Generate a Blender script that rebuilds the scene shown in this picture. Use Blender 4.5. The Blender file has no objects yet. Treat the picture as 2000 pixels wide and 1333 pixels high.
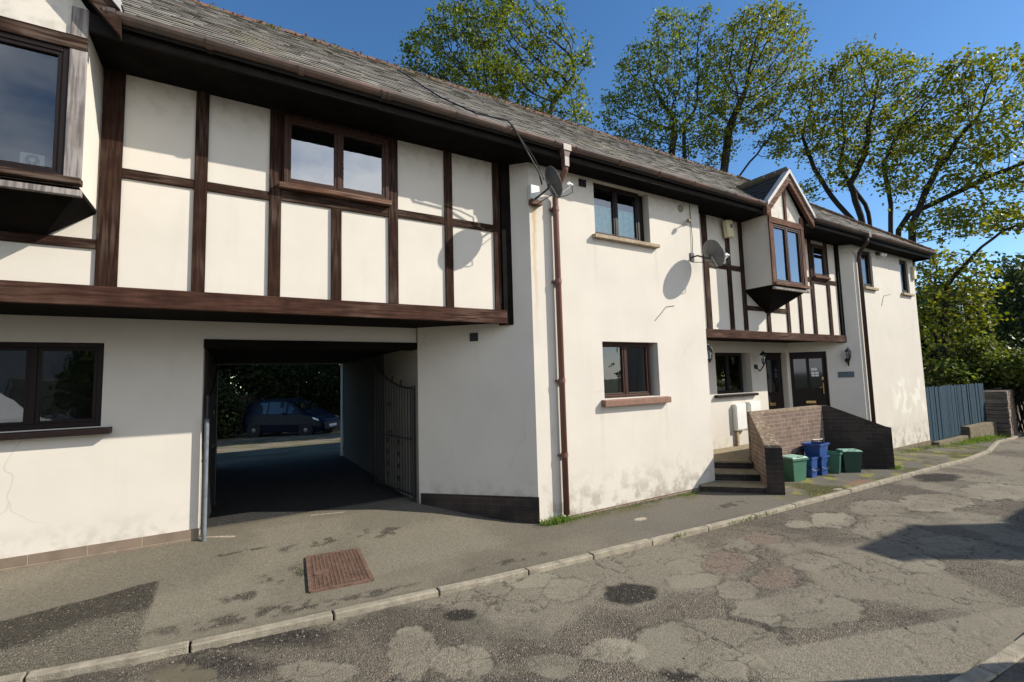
import bpy, math, random
import numpy as np
from mathutils import Vector, Matrix
random.seed(7); rng = np.random.default_rng(7)
C = bpy.context.scene
S = 1.15                       # metres per survey unit: every plan coordinate below is in survey units
# ------------------------------------------------------------------ camera
CAMH = 1.6
YAW, PITCH, ROLL = math.radians(30.907), math.radians(4.7325), math.radians(-1.608)
FPX = 913.25
fw = Vector((math.sin(YAW)*math.cos(PITCH), math.cos(YAW)*math.cos(PITCH), math.sin(PITCH)))
rt = Vector((math.cos(YAW), -math.sin(YAW), 0)); up = rt.cross(fw)
rt2 = rt*math.cos(ROLL) + up*math.sin(ROLL); up2 = -rt*math.sin(ROLL) + up*math.cos(ROLL)
cam = bpy.data.cameras.new('camera'); camo = bpy.data.objects.new('camera', cam); C.collection.objects.link(camo)
m = Matrix((rt2, up2, -fw)).transposed().to_4x4(); m.translation = Vector((0, 0, CAMH))*S
camo.matrix_world = m
cam.sensor_width = 36; cam.lens = FPX/2000*36; cam.clip_end = 2000; cam.clip_start = 0.05
C.camera = camo
def at(px, py, d):
    """survey point seen at photo pixel (px, py) at horizontal range d"""
    v = fw + rt2*((px-1000)/FPX) - up2*((py-666.5)/FPX)
    t = d/math.hypot(v.x, v.y)
    return (v.x*t, v.y*t, CAMH+v.z*t)
# ------------------------------------------------------------------ world and sun
SUN = Vector((1.45, -1.0, 1.2)).normalized()
el = math.asin(SUN.z); az = math.atan2(SUN.x, SUN.y)
C.world = bpy.data.worlds.new('World'); C.world.use_nodes = True
nt = C.world.node_tree; N = nt.nodes; Lk = nt.links
for n in list(N): N.remove(n)
def nd(t, nt_=None, **k):
    n = (nt_ or nt).nodes.new(t)
    for a, b in k.items(): setattr(n, a, b)
    return n
out = nd('ShaderNodeOutputWorld'); bg = nd('ShaderNodeBackground'); bg.inputs['Strength'].default_value = 0.105
sky = nd('ShaderNodeTexSky', sky_type='NISHITA', sun_disc=False, sun_elevation=el, sun_rotation=az, altitude=400, air_density=1.0, dust_density=0.25, ozone_density=3.0)
tc = nd('ShaderNodeTexCoord')
# clouds that stand in the southern half of the sky, over the houses opposite
sep = nd('ShaderNodeSeparateXYZ'); Lk.new(tc.outputs['Generated'], sep.inputs[0])
mp = nd('ShaderNodeMapping'); mp.inputs['Scale'].default_value = (1.0, 1.0, 2.2); Lk.new(tc.outputs['Generated'], mp.inputs[0])
no = nd('ShaderNodeTexNoise'); no.inputs['Scale'].default_value = 2.6; no.inputs['Detail'].default_value = 7; Lk.new(mp.outputs[0], no.inputs[0])
cr = nd('ShaderNodeValToRGB'); cr.color_ramp.elements[0].position = .30; cr.color_ramp.elements[1].position = .52; Lk.new(no.outputs[0], cr.inputs[0])
mr = nd('ShaderNodeMapRange'); mr.interpolation_type = 'SMOOTHSTEP'
for i, v in ((1, -.52), (2, -.80), (3, 0), (4, 1)): mr.inputs[i].default_value = v
Lk.new(sep.outputs[1], mr.inputs[0])
mu = nd('ShaderNodeMath', operation='MULTIPLY'); Lk.new(cr.outputs[0], mu.inputs[0]); Lk.new(mr.outputs[0], mu.inputs[1])
mx = nd('ShaderNodeMix', data_type='RGBA'); Lk.new(mu.outputs[0], mx.inputs[0]); mx.inputs[7].default_value = (9.5, 9.8, 10.2, 1)
hs = nd('ShaderNodeHueSaturation'); hs.inputs['Saturation'].default_value = 1.19; Lk.new(sky.outputs[0], hs.inputs['Color'])
Lk.new(hs.outputs[0], mx.inputs[6]); Lk.new(mx.outputs[2], bg.inputs[0]); Lk.new(bg.outputs[0], out.inputs[0])
sl = bpy.data.lights.new('sun', 'SUN'); sl.energy = 4.1; sl.angle = math.radians(.53); sl.color = (1, .93, .82)
so = bpy.data.objects.new('sun', sl); C.collection.objects.link(so); so.rotation_euler = (-SUN).to_track_quat('-Z', 'Y').to_euler(); so.location = (20, -20, 30)
C.view_settings.view_transform = 'Standard'; C.view_settings.look = 'None'; C.view_settings.exposure = 0.70; C.view_settings.gamma = 1
C.cycles.max_bounces = 6; C.cycles.diffuse_bounces = 2; C.cycles.glossy_bounces = 3; C.cycles.transparent_max_bounces = 12

# ------------------------------------------------------------------ materials
def mat(name, col, rough=.8, metal=0, var=.12, nscale=6, spec=.3, bump=0, bscale=60, **k):
    m = bpy.data.materials.new(name); m.use_nodes = True; t = m.node_tree; b = t.nodes['Principled BSDF']
    b.inputs['Roughness'].default_value = rough; b.inputs['Metallic'].default_value = metal; b.inputs['Specular IOR Level'].default_value = spec
    tcn = nd('ShaderNodeTexCoord', t); n1 = nd('ShaderNodeTexNoise', t); n1.inputs['Scale'].default_value = nscale; n1.inputs['Detail'].default_value = 6; n1.inputs['Roughness'].default_value = .62
    t.links.new(tcn.outputs['Object'], n1.inputs[0])
    r = nd('ShaderNodeValToRGB', t); e = r.color_ramp.elements; e[0].position = .3; e[1].position = .7
    e[0].color = tuple(c*(1-var) for c in col)+(1,); e[1].color = tuple(min(1, c*(1+var)) for c in col)+(1,)
    t.links.new(n1.outputs[0], r.inputs[0]); t.links.new(r.outputs[0], b.inputs['Base Color'])
    if bump:
        n2 = nd('ShaderNodeTexNoise', t); n2.inputs['Scale'].default_value = bscale; n2.inputs['Detail'].default_value = 4; t.links.new(tcn.outputs['Object'], n2.inputs[0])
        bp = nd('ShaderNodeBump', t); bp.inputs['Strength'].default_value = bump; bp.inputs['Distance'].default_value = .02
        t.links.new(n2.outputs[0], bp.inputs['Height']); t.links.new(bp.outputs[0], b.inputs['Normal'])
    return m
def mixin(m, fac_socket, col):
    """lay another colour over a material's base colour where the factor says so"""
    t = m.node_tree; b = t.nodes['Principled BSDF']; src = b.inputs['Base Color'].links[0].from_socket
    x = nd('ShaderNodeMix', t, data_type='RGBA'); t.links.new(fac_socket, x.inputs[0]); t.links.new(src, x.inputs[6])
    if isinstance(col, tuple): x.inputs[7].default_value = col+(1,)
    else: t.links.new(col, x.inputs[7])
    t.links.new(x.outputs[2], b.inputs['Base Color']); return x
def math_(t, op, a, b=None, clamp=False):
    n = nd('ShaderNodeMath', t, operation=op, use_clamp=clamp)
    for i, v in enumerate((a, b)):
        if v is None: continue
        if isinstance(v, (int, float)): n.inputs[i].default_value = v
        else: t.links.new(v, n.inputs[i])
    return n.outputs[0]
def maprange(t, s, a, b, c=0, d=1, kind='SMOOTHSTEP'):
    n = nd('ShaderNodeMapRange', t, interpolation_type=kind)
    for i, v in ((1, a), (2, b), (3, c), (4, d)): n.inputs[i].default_value = v
    t.links.new(s, n.inputs[0]); return n.outputs[0]
def noise(t, scale, detail=5, coord='Object', vec=None, sc=None):
    n = nd('ShaderNodeTexNoise', t); n.inputs['Scale'].default_value = scale; n.inputs['Detail'].default_value = detail
    if vec is None:
        tcn = nd('ShaderNodeTexCoord', t); vec = tcn.outputs[coord]
    if sc:
        mpn = nd('ShaderNodeMapping', t); mpn.inputs['Scale'].default_value = sc; t.links.new(vec, mpn.inputs[0]); vec = mpn.outputs[0]
    t.links.new(vec, n.inputs[0]); return n.outputs[0]
def render_mat(name, col):
    m = mat(name, col, rough=.92, var=.045, nscale=1.6, spec=.15, bump=.11, bscale=240)
    t = m.node_tree
    # rain wash and dirt streaks, run vertically
    f = maprange(t, noise(t, 2.2, 6, sc=(3.2, 3.2, .35)), .54, .82, 0, .12); mixin(m, f, tuple(c*.62 for c in col[:2])+(col[2]*.5,))
    # splash dirt at the foot of the walls
    g = nd('ShaderNodeNewGeometry', t); sp = nd('ShaderNodeSeparateXYZ', t); t.links.new(g.outputs['Position'], sp.inputs[0])
    z = maprange(t, sp.outputs[2], .62, .02, 0, 1, 'LINEAR'); nn = maprange(t, noise(t, 7, 7), .42, .66)
    mixin(m, math_(t, 'MULTIPLY', math_(t, 'MULTIPLY', z, nn), .55), (.14, .12, .08))
    # algae below the eaves
    z2 = maprange(t, sp.outputs[2], 4.35, 4.85, 0, 1, 'LINEAR'); mixin(m, math_(t, 'MULTIPLY', math_(t, 'MULTIPLY', z2, maprange(t, noise(t, 9, 6), .45, .7)), .35), (.2, .19, .13))
    return m, t
M = {}
M['render'], t_w = render_mat('cream_render', (.600, .558, .490))
g_ = nd('ShaderNodeNewGeometry', t_w); s_ = nd('ShaderNodeSeparateXYZ', t_w); t_w.links.new(g_.outputs['Position'], s_.inputs[0]); X_, Z_ = s_.outputs[0], s_.outputs[2]
wv_ = math_(t_w, 'MULTIPLY', math_(t_w, 'SUBTRACT', noise(t_w, 5, 5), .5), .12)
st_ = maprange(t_w, math_(t_w, 'ABSOLUTE', math_(t_w, 'SUBTRACT', math_(t_w, 'ADD', X_, wv_), 3.012*S)), .055, .0)
st_ = math_(t_w, 'MULTIPLY', math_(t_w, 'MULTIPLY', st_, maprange(t_w, Z_, 1.9*S, 3.6*S, 0, 1, 'LINEAR')), maprange(t_w, Z_, 3.66*S, 3.62*S)); mixin(M['render'], math_(t_w, 'MULTIPLY', st_, .75), (.50, .30, .09))
pt_ = math_(t_w, 'MULTIPLY', math_(t_w, 'MULTIPLY', maprange(t_w, noise(t_w, 3.4, 3, sc=(1, 1, .7)), .50, .56), maprange(t_w, X_, 11.9*S, 12.3*S)), math_(t_w, 'MULTIPLY', maprange(t_w, Z_, .55*S, .75*S), maprange(t_w, Z_, 1.5*S, 1.25*S)))
mixin(M['render'], math_(t_w, 'MULTIPLY', pt_, .8), (.72, .70, .62))
for px_, w_, dz_ in ((3.93, .05, 1.24), (5.08, .05, 1.24), (3.93, .04, 3.36), (5.04, .05, 3.36)):   # drips below the sill ends
    d_ = math_(t_w, 'MULTIPLY', maprange(t_w, math_(t_w, 'ABSOLUTE', math_(t_w, 'SUBTRACT', math_(t_w, 'ADD', X_, wv_), px_*S)), w_*S, 0), math_(t_w, 'MULTIPLY', maprange(t_w, Z_, (dz_-.75)*S, dz_*S, 0, 1, 'LINEAR'), maprange(t_w, Z_, (dz_+.01)*S, dz_*S)))
    mixin(M['render'], math_(t_w, 'MULTIPLY', d_, .16), (.22, .19, .14))
ck_ = nd('ShaderNodeTexVoronoi', t_w); ck_.feature = 'DISTANCE_TO_EDGE'; ck_.inputs['Scale'].default_value = .55; wn_ = nd('ShaderNodeTexNoise', t_w); wn_.inputs['Scale'].default_value = 2.2; tcx = nd('ShaderNodeTexCoord', t_w); t_w.links.new(tcx.outputs['Object'], wn_.inputs[0])
va_ = nd('ShaderNodeMix', t_w, data_type='VECTOR'); va_.inputs[0].default_value = .35; t_w.links.new(tcx.outputs['Object'], va_.inputs[4]); t_w.links.new(wn_.outputs['Color'], va_.inputs[5]); t_w.links.new(va_.outputs[1], ck_.inputs[0])
mixin(M['render'], math_(t_w, 'MULTIPLY', maprange(t_w, ck_.outputs[0], .0035, .001), maprange(t_w, noise(t_w, .9, 2), .55, .62, 0, .22)), (.25, .22, .17))
M['render_side'], _ = render_mat('cream_render_side', (.58, .54, .45))
M['nearshade'], _ = render_mat('half_shaded_archway_render', (.30, .275, .225))  # archway shade painted in: lighter section near the mouth
M['deepshade'], _ = render_mat('deep_shaded_archway_render', (.085, .08, .068))  # archway shade painted in: darkest section, deep inside
M['panel'], _ = render_mat('cream_panel', (.606, .562, .492))
def timber(name, col, grey, amt, vertical=True, rough=.62):
    m = mat(name, col, rough=.85, var=.35, nscale=5, spec=.08, bump=0)
    t = m.node_tree; tcn = nd('ShaderNodeTexCoord', t)
    sc = (14, 14, .9) if vertical else (.9, 14, 14)
    g = noise(t, 3.2, 8, vec=tcn.outputs['Object'], sc=sc)
    mixin(m, maprange(t, g, .40, .62, 0, .6), tuple(c*.35 for c in col))
    w = noise(t, 1.3, 6, vec=tcn.outputs['Object'], sc=(1, 1, 1)); f = math_(t, 'MULTIPLY', maprange(t, w, .44, .66), maprange(t, g, .60, .38))
    mixin(m, math_(t, 'MULTIPLY', f, amt), grey)
    b = nd('ShaderNodeBump', t); b.inputs['Strength'].default_value = .5; b.inputs['Distance'].default_value = .01
    t.links.new(g, b.inputs['Height']); t.links.new(b.outputs[0], t.nodes['Principled BSDF'].inputs['Normal'])
    return m
M['tv'] = timber('dark_timber_upright', (.036, .018, .012), (.105, .078, .062), .6)
M['th'] = timber('dark_timber_level', (.036, .019, .013), (.13, .098, .075), .7, False)
M['beam'] = timber('red_brown_beam', (.060, .029, .020), (.14, .095, .072), .55, False)
M['bayv'] = timber('brown_bay_timber', (.125, .062, .040), (.26, .19, .15), .6)
M['bayh'] = timber('brown_bay_timber_level', (.13, .066, .042), (.26, .19, .15), .6, False)
M['grey'] = timber('weathered_grey_board', (.25, .22, .205), (.33, .30, .28), .6)
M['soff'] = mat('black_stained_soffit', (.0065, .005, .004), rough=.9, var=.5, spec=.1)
M['fascia'] = mat('dark_fascia_paint', (.011, .008, .006), rough=.7, var=.45, nscale=12, spec=.15)
M['frame'] = mat('brown_window_frame', (.042, .019, .012), rough=.5, var=.2, nscale=20, spec=.2)
M['dframe'] = mat('dark_window_frame', (.012, .007, .006), rough=.5, var=.2, nscale=20, spec=.2)
M['sillb'] = mat('brown_sill_paint', (.21, .115, .08), rough=.6, var=.2, nscale=14, bump=.2)
M['sillstone'] = mat('buff_sill_stone', (.34, .27, .18), rough=.9, var=.35, nscale=14, bump=.4)
M['gutter'] = mat('brown_gutter_plastic', (.15, .095, .075), rough=.42, var=.25, nscale=9, spec=.5)
t = M['gutter'].node_tree; mixin(M['gutter'], maprange(t, noise(t, 1.1, 8, sc=(1, 4, 4)), .45, .62, 0, .8), (.07, .055, .045))
M['pipe'] = mat('red_brown_pipe', (.165, .075, .055), rough=.4, var=.12, spec=.5)
M['dpipe'] = mat('dark_brown_pipe', (.045, .020, .016), rough=.4, var=.12, spec=.5)
M['cap'] = mat('pale_grey_capping', (.42, .41, .39), rough=.6)
M['black'] = mat('black_iron', (.010, .010, .011), rough=.45, var=.3, nscale=30, spec=.5)
M['white'] = mat('white_plastic', (.74, .73, .68), rough=.5, var=.05)
M['cream'] = mat('cream_plastic', (.62, .56, .36), rough=.5, var=.08)
M['greymetal'] = mat('grey_metal', (.12, .12, .12), rough=.45, var=.2, metal=.3)
M['galv'] = mat('galvanised_metal', (.45, .46, .48), rough=.4, var=.2, metal=.6)
M['greypost'] = mat('chalky_grey_post', (.13, .145, .16), rough=.7, var=.3, nscale=12)
M['brass'] = mat('brass', (.55, .37, .14), rough=.35, metal=.9, var=.1)
M['paper'] = mat('white_paper', (.7, .7, .7), rough=.8, var=.03)
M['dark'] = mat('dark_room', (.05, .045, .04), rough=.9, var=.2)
M['curtain'] = mat('pale_teal_curtain', (.38, .74, .76), rough=.9, var=.22, nscale=18)
M['door'] = mat('dark_stained_door', (.012, .006, .005), rough=.5, var=.3, nscale=12, spec=.18)
M['slateplaque'] = mat('grey_slate_plaque', (.07, .10, .115), rough=.5, var=.15)
M['green'] = mat('green_bin_plastic', (.06, .17, .11), rough=.45, var=.15, spec=.5)
M['dgreen'] = mat('dark_green_bin_plastic', (.012, .05, .035), rough=.45, var=.15, spec=.5)
M['palegreen'] = mat('pale_lid_plastic', (.25, .42, .33), rough=.5, var=.2)
M['blue'] = mat('blue_box_plastic', (.018, .062, .22), rough=.42, var=.12, spec=.5)
M['blackpl'] = mat('black_plastic', (.012, .012, .014), rough=.4, var=.2)
M['concrete'] = mat('pale_concrete', (.30, .265, .20), rough=.95, var=.32, nscale=9, bump=.5, bscale=120)
M['tread'] = mat('stone_tread', (.25, .205, .13), rough=.95, var=.25, nscale=9, bump=.4)
M['wallconc'] = mat('rough_concrete', (.17, .14, .09), rough=.95, var=.35, nscale=7, bump=.6)
M['stone'] = mat('rubble_stone', (.20, .155, .12), rough=.95, var=.4, nscale=3, bump=.8, bscale=30)
M['stonedark'] = mat('shaded_dark_stone', (.055, .052, .038), rough=.95, var=.45, nscale=3, bump=.8, bscale=30)  # shade of the yard painted into this stone colour
M['tyre'] = mat('tyre_rubber', (.015, .015, .015), rough=.8)
M['rim'] = mat('wheel_alloy', (.16, .16, .17), rough=.3, metal=.8)
M['carblue'] = mat('dark_blue_car_paint', (.002, .003, .012), rough=.38, spec=.25, var=.05)
M['carwhite'] = mat('white_van_paint', (.75, .76, .76), rough=.25, spec=.6, var=.03)
M['lens'] = mat('headlamp_lens', (.75, .8, .85), rough=.1, spec=.8, var=.05)
M['oppwall'] = mat('opposite_render', (.5, .47, .42), rough=.9, var=.1)
M['rust'] = mat('rusty_iron', (.135, .082, .058), rough=.85, var=.35, nscale=22, bump=.4)
def glass_mat(name, ior=2.1, tint=(.75, .8, .8)):
    m = bpy.data.materials.new(name); m.use_nodes = True; t = m.node_tree
    for n in list(t.nodes): t.nodes.remove(n)
    o = nd('ShaderNodeOutputMaterial', t); g = nd('ShaderNodeBsdfGlossy', t); g.inputs['Roughness'].default_value = .015; g.inputs['Color'].default_value = (.95, .97, 1, 1)
    tr = nd('ShaderNodeBsdfTransparent', t); tr.inputs[0].default_value = tint+(1,)
    fr = nd('ShaderNodeFresnel', t); fr.inputs[0].default_value = ior; x = nd('ShaderNodeMixShader', t)
    w = nd('ShaderNodeTexNoise', t); w.inputs['Scale'].default_value = 1.6; b = nd('ShaderNodeBump', t); b.inputs['Strength'].default_value = .03; b.inputs['Distance'].default_value = .05
    t.links.new(w.outputs[0], b.inputs['Height']); t.links.new(b.outputs[0], g.inputs['Normal'])
    t.links.new(fr.outputs[0], x.inputs[0]); t.links.new(tr.outputs[0], x.inputs[1]); t.links.new(g.outputs[0], x.inputs[2]); t.links.new(x.outputs[0], o.inputs[0])
    return m
M['glass'] = glass_mat('window_glass')
M['glassup'] = glass_mat('coated_window_glass', 3.6)
M['glassmid'] = glass_mat('curtained_window_glass', 2.3, (.92, .98, .98))
M['carglass'] = mat('dark_car_glass', (.008, .009, .011), rough=.05, spec=.8, var=.1)
def brick_mat(name, c1, c2, mortar, bw=.215, bh=.065, ms=.010, dirt=None):
    m = mat(name, c1, rough=.9, var=.2, nscale=14, bump=0); t = m.node_tree; tcn = nd('ShaderNodeTexCoord', t)
    bt = nd('ShaderNodeTexBrick', t); bt.inputs['Scale'].default_value = 1; bt.inputs['Brick Width'].default_value = bw+ms; bt.inputs['Row Height'].default_value = bh+ms
    bt.inputs['Mortar Size'].default_value = ms*.55; bt.inputs['Mortar Smooth'].default_value = .3; bt.inputs['Bias'].default_value = -.1
    bt.inputs['Color1'].default_value = c1+(1,); bt.inputs['Color2'].default_value = c2+(1,); bt.inputs['Mortar'].default_value = mortar+(1,)
    t.links.new(tcn.outputs['UV'], bt.inputs[0])
    x = mixin(m, math_(t, 'ADD', 1, 0), bt.outputs[0]); x.inputs[0].default_value = 1
    mixin(m, maprange(t, noise(t, 5, 7), .42, .7, 0, .45), tuple(c*.45 for c in c1))
    if dirt: mixin(m, maprange(t, noise(t, 1.6, 7), .45, .6, 0, .8), dirt)
    bp = nd('ShaderNodeBump', t); bp.inputs['Strength'].default_value = .8; bp.inputs['Distance'].default_value = .008; bp.invert = True
    t.links.new(bt.outputs['Fac'], bp.inputs['Height']); t.links.new(bp.outputs[0], t.nodes['Principled BSDF'].inputs['Normal'])
    return m
M['brick'] = brick_mat('brown_red_brick', (.20, .135, .10), (.135, .095, .08), (.36, .30, .23))
M['brickdark'] = brick_mat('shaded_stained_brick', (.055, .040, .033), (.034, .027, .023), (.085, .07, .058), dirt=(.020, .018, .016))  # shade painted into the brick for faces turned from the sun
M['plinth'] = brick_mat('brown_plinth_brick', (.22, .165, .12), (.17, .13, .10), (.30, .25, .18), bw=.42, bh=.10)
M['coping'] = mat('mossy_brick_coping', (.22, .16, .11), rough=.95, var=.35, nscale=16, bump=.8)
t = M['coping'].node_tree; mixin(M['coping'], maprange(t, noise(t, 24, 5), .55, .66), (.42, .37, .28))
def slate_mat():
    m = mat('slate_tiles', (.205, .188, .160), rough=.8, var=.13, nscale=3.5, spec=.35, bump=.35, bscale=50); t = m.node_tree
    g = nd('ShaderNodeNewGeometry', t); mixin(m, maprange(t, g.outputs['Random Per Island'], .35, 1, 0, .45, 'LINEAR'), (.15, .14, .122))
    mixin(m, maprange(t, g.outputs['Random Per Island'], .93, .97, 0, .5, 'LINEAR'), (.34, .32, .28))
    mixin(m, maprange(t, noise(t, 1.2, 8), .5, .68, 0, .5), (.22, .19, .12))
    mixin(m, maprange(t, noise(t, 30, 3), .66, .72, 0, .4), (.33, .32, .27))
    return m
M['slate'] = slate_mat()
M['slatedark'] = mat('shaded_slate', (.045, .042, .038), rough=.85, var=.35, nscale=12, spec=.15, bump=.3)  # slate colour darkened for shade on the left slopes of the gables
M['ridge'] = mat('mossy_ridge_tile', (.14, .075, .05), rough=.9, var=.5, nscale=10, bump=.6)
t = M['ridge'].node_tree; mixin(M['ridge'], maprange(t, noise(t, 8, 6), .5, .62), (.09, .085, .035))
def leaf_mat(name, c1, c2, c3):
    m = bpy.data.materials.new(name); m.use_nodes = True; t = m.node_tree; b = t.nodes['Principled BSDF']; b.inputs['Roughness'].default_value = .5; b.inputs['Specular IOR Level'].default_value = .35
    g = nd('ShaderNodeNewGeometry', t); r = nd('ShaderNodeValToRGB', t); e = r.color_ramp.elements; e[0].color = c1+(1,); e[1].color = c3+(1,); k = e.new(.55); k.color = c2+(1,)
    t.links.new(g.outputs['Random Per Island'], r.inputs[0])
    n = noise(t, .9, 4); hx = nd('ShaderNodeHueSaturation', t); t.links.new(r.outputs[0], hx.inputs['Color']); t.links.new(maprange(t, n, .3, .7, .65, 1.3), hx.inputs['Value'])
    t.links.new(hx.outputs[0], b.inputs['Base Color'])
    tl = nd('ShaderNodeBsdfTranslucent', t); h2 = nd('ShaderNodeHueSaturation', t); h2.inputs['Value'].default_value = 1.5; h2.inputs['Saturation'].default_value = 1.15; t.links.new(hx.outputs[0], h2.inputs['Color']); t.links.new(h2.outputs[0], tl.inputs[0])
    x = nd('ShaderNodeMixShader', t); x.inputs[0].default_value = .42; o = t.nodes['Material Output']
    t.links.new(b.outputs[0], x.inputs[1]); t.links.new(tl.outputs[0], x.inputs[2]); t.links.new(x.outputs[0], o.inputs[0])
    return m
M['leafA'] = leaf_mat('sycamore_leaves', (.060, .095, .015), (.13, .17, .026), (.23, .23, .04))
M['leafB'] = leaf_mat('yellowing_sycamore_leaves', (.075, .105, .016), (.165, .190, .028), (.28, .25, .045))
M['leafD'] = leaf_mat('dark_evergreen_leaves', (.012, .026, .008), (.025, .045, .012), (.05, .065, .018))
M['leafH'] = leaf_mat('hedge_leaves', (.060, .095, .018), (.12, .15, .03), (.19, .19, .05))
M['grass'] = leaf_mat('grass_blades', (.06, .11, .02), (.10, .17, .03), (.16, .18, .05))
M['bark'] = mat('sycamore_bark', (.034, .028, .021), rough=.95, var=.4, nscale=4, bump=.6, bscale=20)
def fencemat():
    m = mat('blue_painted_boards', (.006, .043, .075), rough=.8, var=.3, nscale=4, bump=.2); t = m.node_tree
    g = noise(t, 3, 8, sc=(22, 22, .6)); mixin(m, maprange(t, g, .42, .6, 0, .8), (.005, .018, .032)); mixin(m, maprange(t, g, .60, .72, 0, .4), (.035, .10, .14))
    g2 = nd('ShaderNodeNewGeometry', t); mixin(m, maprange(t, g2.outputs['Random Per Island'], .4, 1, 0, .4, 'LINEAR'), (.012, .045, .075)); return m
M['fence'] = fencemat()

# ------------------------------------------------------------------ mesh helpers
class MB:
    def __init__(s): s.v = []; s.f = []
    def add(s, vs, fs):
        o = len(s.v); s.v += [tuple(p) for p in vs]; s.f += [tuple(i+o for i in f) for f in fs]; return s
    def box(s, x0, x1, y0, y1, z0, z1):
        return s.add([(x, y, z) for z in (z0, z1) for y in (y0, y1) for x in (x0, x1)],
                     [(0, 2, 3, 1), (4, 5, 7, 6), (0, 1, 5, 4), (2, 6, 7, 3), (0, 4, 6, 2), (1, 3, 7, 5)])
    def slab(s, p0, p1, off, th, z0, z1):
        """upright slab on the plan line p0->p1, outer face moved 'off' outwards, th thick inwards"""
        d = Vector((p1[0]-p0[0], p1[1]-p0[1])).normalized(); n = Vector((d.y, -d.x))
        a = [Vector(p0)+n*off, Vector(p1)+n*off, Vector(p1)+n*(off-th), Vector(p0)+n*(off-th)]
        return s.prism([(q.x, q.y) for q in a], z0, z1)
    def prism(s, poly, z0, z1):
        n = len(poly); A = sum(poly[i][0]*poly[(i+1) % n][1]-poly[(i+1) % n][0]*poly[i][1] for i in range(n))
        if A < 0: poly = poly[::-1]
        g = lambda z, i: z[i] if isinstance(z, (list, tuple)) else z
        if A < 0:
            if isinstance(z0, (list, tuple)): z0 = z0[::-1]
            if isinstance(z1, (list, tuple)): z1 = z1[::-1]
        vs = [(p[0], p[1], g(z0, i)) for i, p in enumerate(poly)]+[(p[0], p[1], g(z1, i)) for i, p in enumerate(poly)]
        return s.add(vs, [tuple(range(n))[::-1], tuple(range(n, 2*n))]+[(i, (i+1) % n, n+(i+1) % n, n+i) for i in range(n)])
    def hull(s, pts, faces): return s.add(pts, faces)
    def tube(s, pts, r, n=8, cap=True):
        pts = [Vector(p) for p in pts]; k = len(pts); rs = r if isinstance(r, (list, tuple)) else [r]*k; vs = []; fs = []
        ref = None
        for i, p in enumerate(pts):
            d = (pts[min(i+1, k-1)]-pts[max(i-1, 0)]).normalized()
            if ref is None: ref = d.orthogonal().normalized()
            ref = (ref-d*ref.dot(d)); ref = ref.normalized() if ref.length > 1e-6 else d.orthogonal().normalized(); b = d.cross(ref)
            for j in range(n):
                a = 2*math.pi*j/n; vs.append(tuple(p+(ref*math.cos(a)+b*math.sin(a))*rs[i]))
        for i in range(k-1):
            for j in range(n): fs.append((i*n+j, i*n+(j+1) % n, (i+1)*n+(j+1) % n, (i+1)*n+j))
        if cap: fs += [tuple(range(n))[::-1], tuple(range((k-1)*n, k*n))]
        return s.add(vs, fs)
    def lathe(s, prof, c=(0, 0, 0), n=16, axis=None):
        ax = Vector(axis).normalized() if axis else Vector((0, 0, 1)); a = ax.orthogonal().normalized(); b = ax.cross(a); vs = []; fs = []; c = Vector(c)
        for r, h in prof:
            for j in range(n):
                q = 2*math.pi*(j+.5)/n; vs.append(tuple(c+ax*h+(a*math.cos(q)+b*math.sin(q))*r))
        for i in range(len(prof)-1):
            for j in range(n): fs.append((i*n+j, i*n+(j+1) % n, (i+1)*n+(j+1) % n, (i+1)*n+j))
        if prof[0][0] > 1e-5: fs.append(tuple(range(n))[::-1])
        if prof[-1][0] > 1e-5: fs.append(tuple(range((len(prof)-1)*n, len(prof)*n)))
        return s.add(vs, fs)
    def build(s, name, m, parent=None, bevel=0, smooth=False, org=None, recalc=True):
        o0 = Vector(parent['_o']) if parent is not None and '_o' in parent else Vector(org or (0, 0, 0))
        me = bpy.data.meshes.new(name); me.from_pydata([((p[0]-o0.x)*S, (p[1]-o0.y)*S, (p[2]-o0.z)*S) for p in s.v], [], s.f)
        me.validate(); me.materials.append(m)
        if recalc:
            import bmesh
            b = bmesh.new(); b.from_mesh(me); bmesh.ops.recalc_face_normals(b, faces=b.faces); b.to_mesh(me); b.free()
        box_uv(me)
        if smooth: me.shade_smooth()
        ob = bpy.data.objects.new(name, me); C.collection.objects.link(ob)
        if parent is not None: ob.parent = parent; ob['_o'] = list(o0)
        else: ob.location = o0*S
        if bevel:
            b = ob.modifiers.new('bevel', 'BEVEL'); b.width = bevel*S; b.segments = 2; b.limit_method = 'ANGLE'; b.angle_limit = math.radians(40)
        return ob
def box_uv(me):
    uv = me.uv_layers.new(name='UVMap')
    for p in me.polygons:
        n = p.normal
        if abs(n.z) < .75:
            t = Vector((-n.y, n.x, 0)); t = t.normalized() if t.length > 1e-6 else Vector((1, 0, 0))
            for li in p.loop_indices:
                c = me.vertices[me.loops[li].vertex_index].co; uv.data[li].uv = (c.dot(t), c.z)
        else:
            for li in p.loop_indices:
                c = me.vertices[me.loops[li].vertex_index].co; uv.data[li].uv = (c.x, c.y)
def tag(o, label=None, cat=None, group=None, kind=None):
    if label: o['label'] = label
    if cat: o['category'] = cat
    if group: o['group'] = group
    if kind: o['kind'] = kind
    return o
def thing(name, label, cat, org, group=None):
    o = bpy.data.objects.new(name, None); C.collection.objects.link(o); o.location = Vector(org)*S; o.empty_display_size = .1
    o['_o'] = list(org); return tag(o, label, cat, group)
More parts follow.
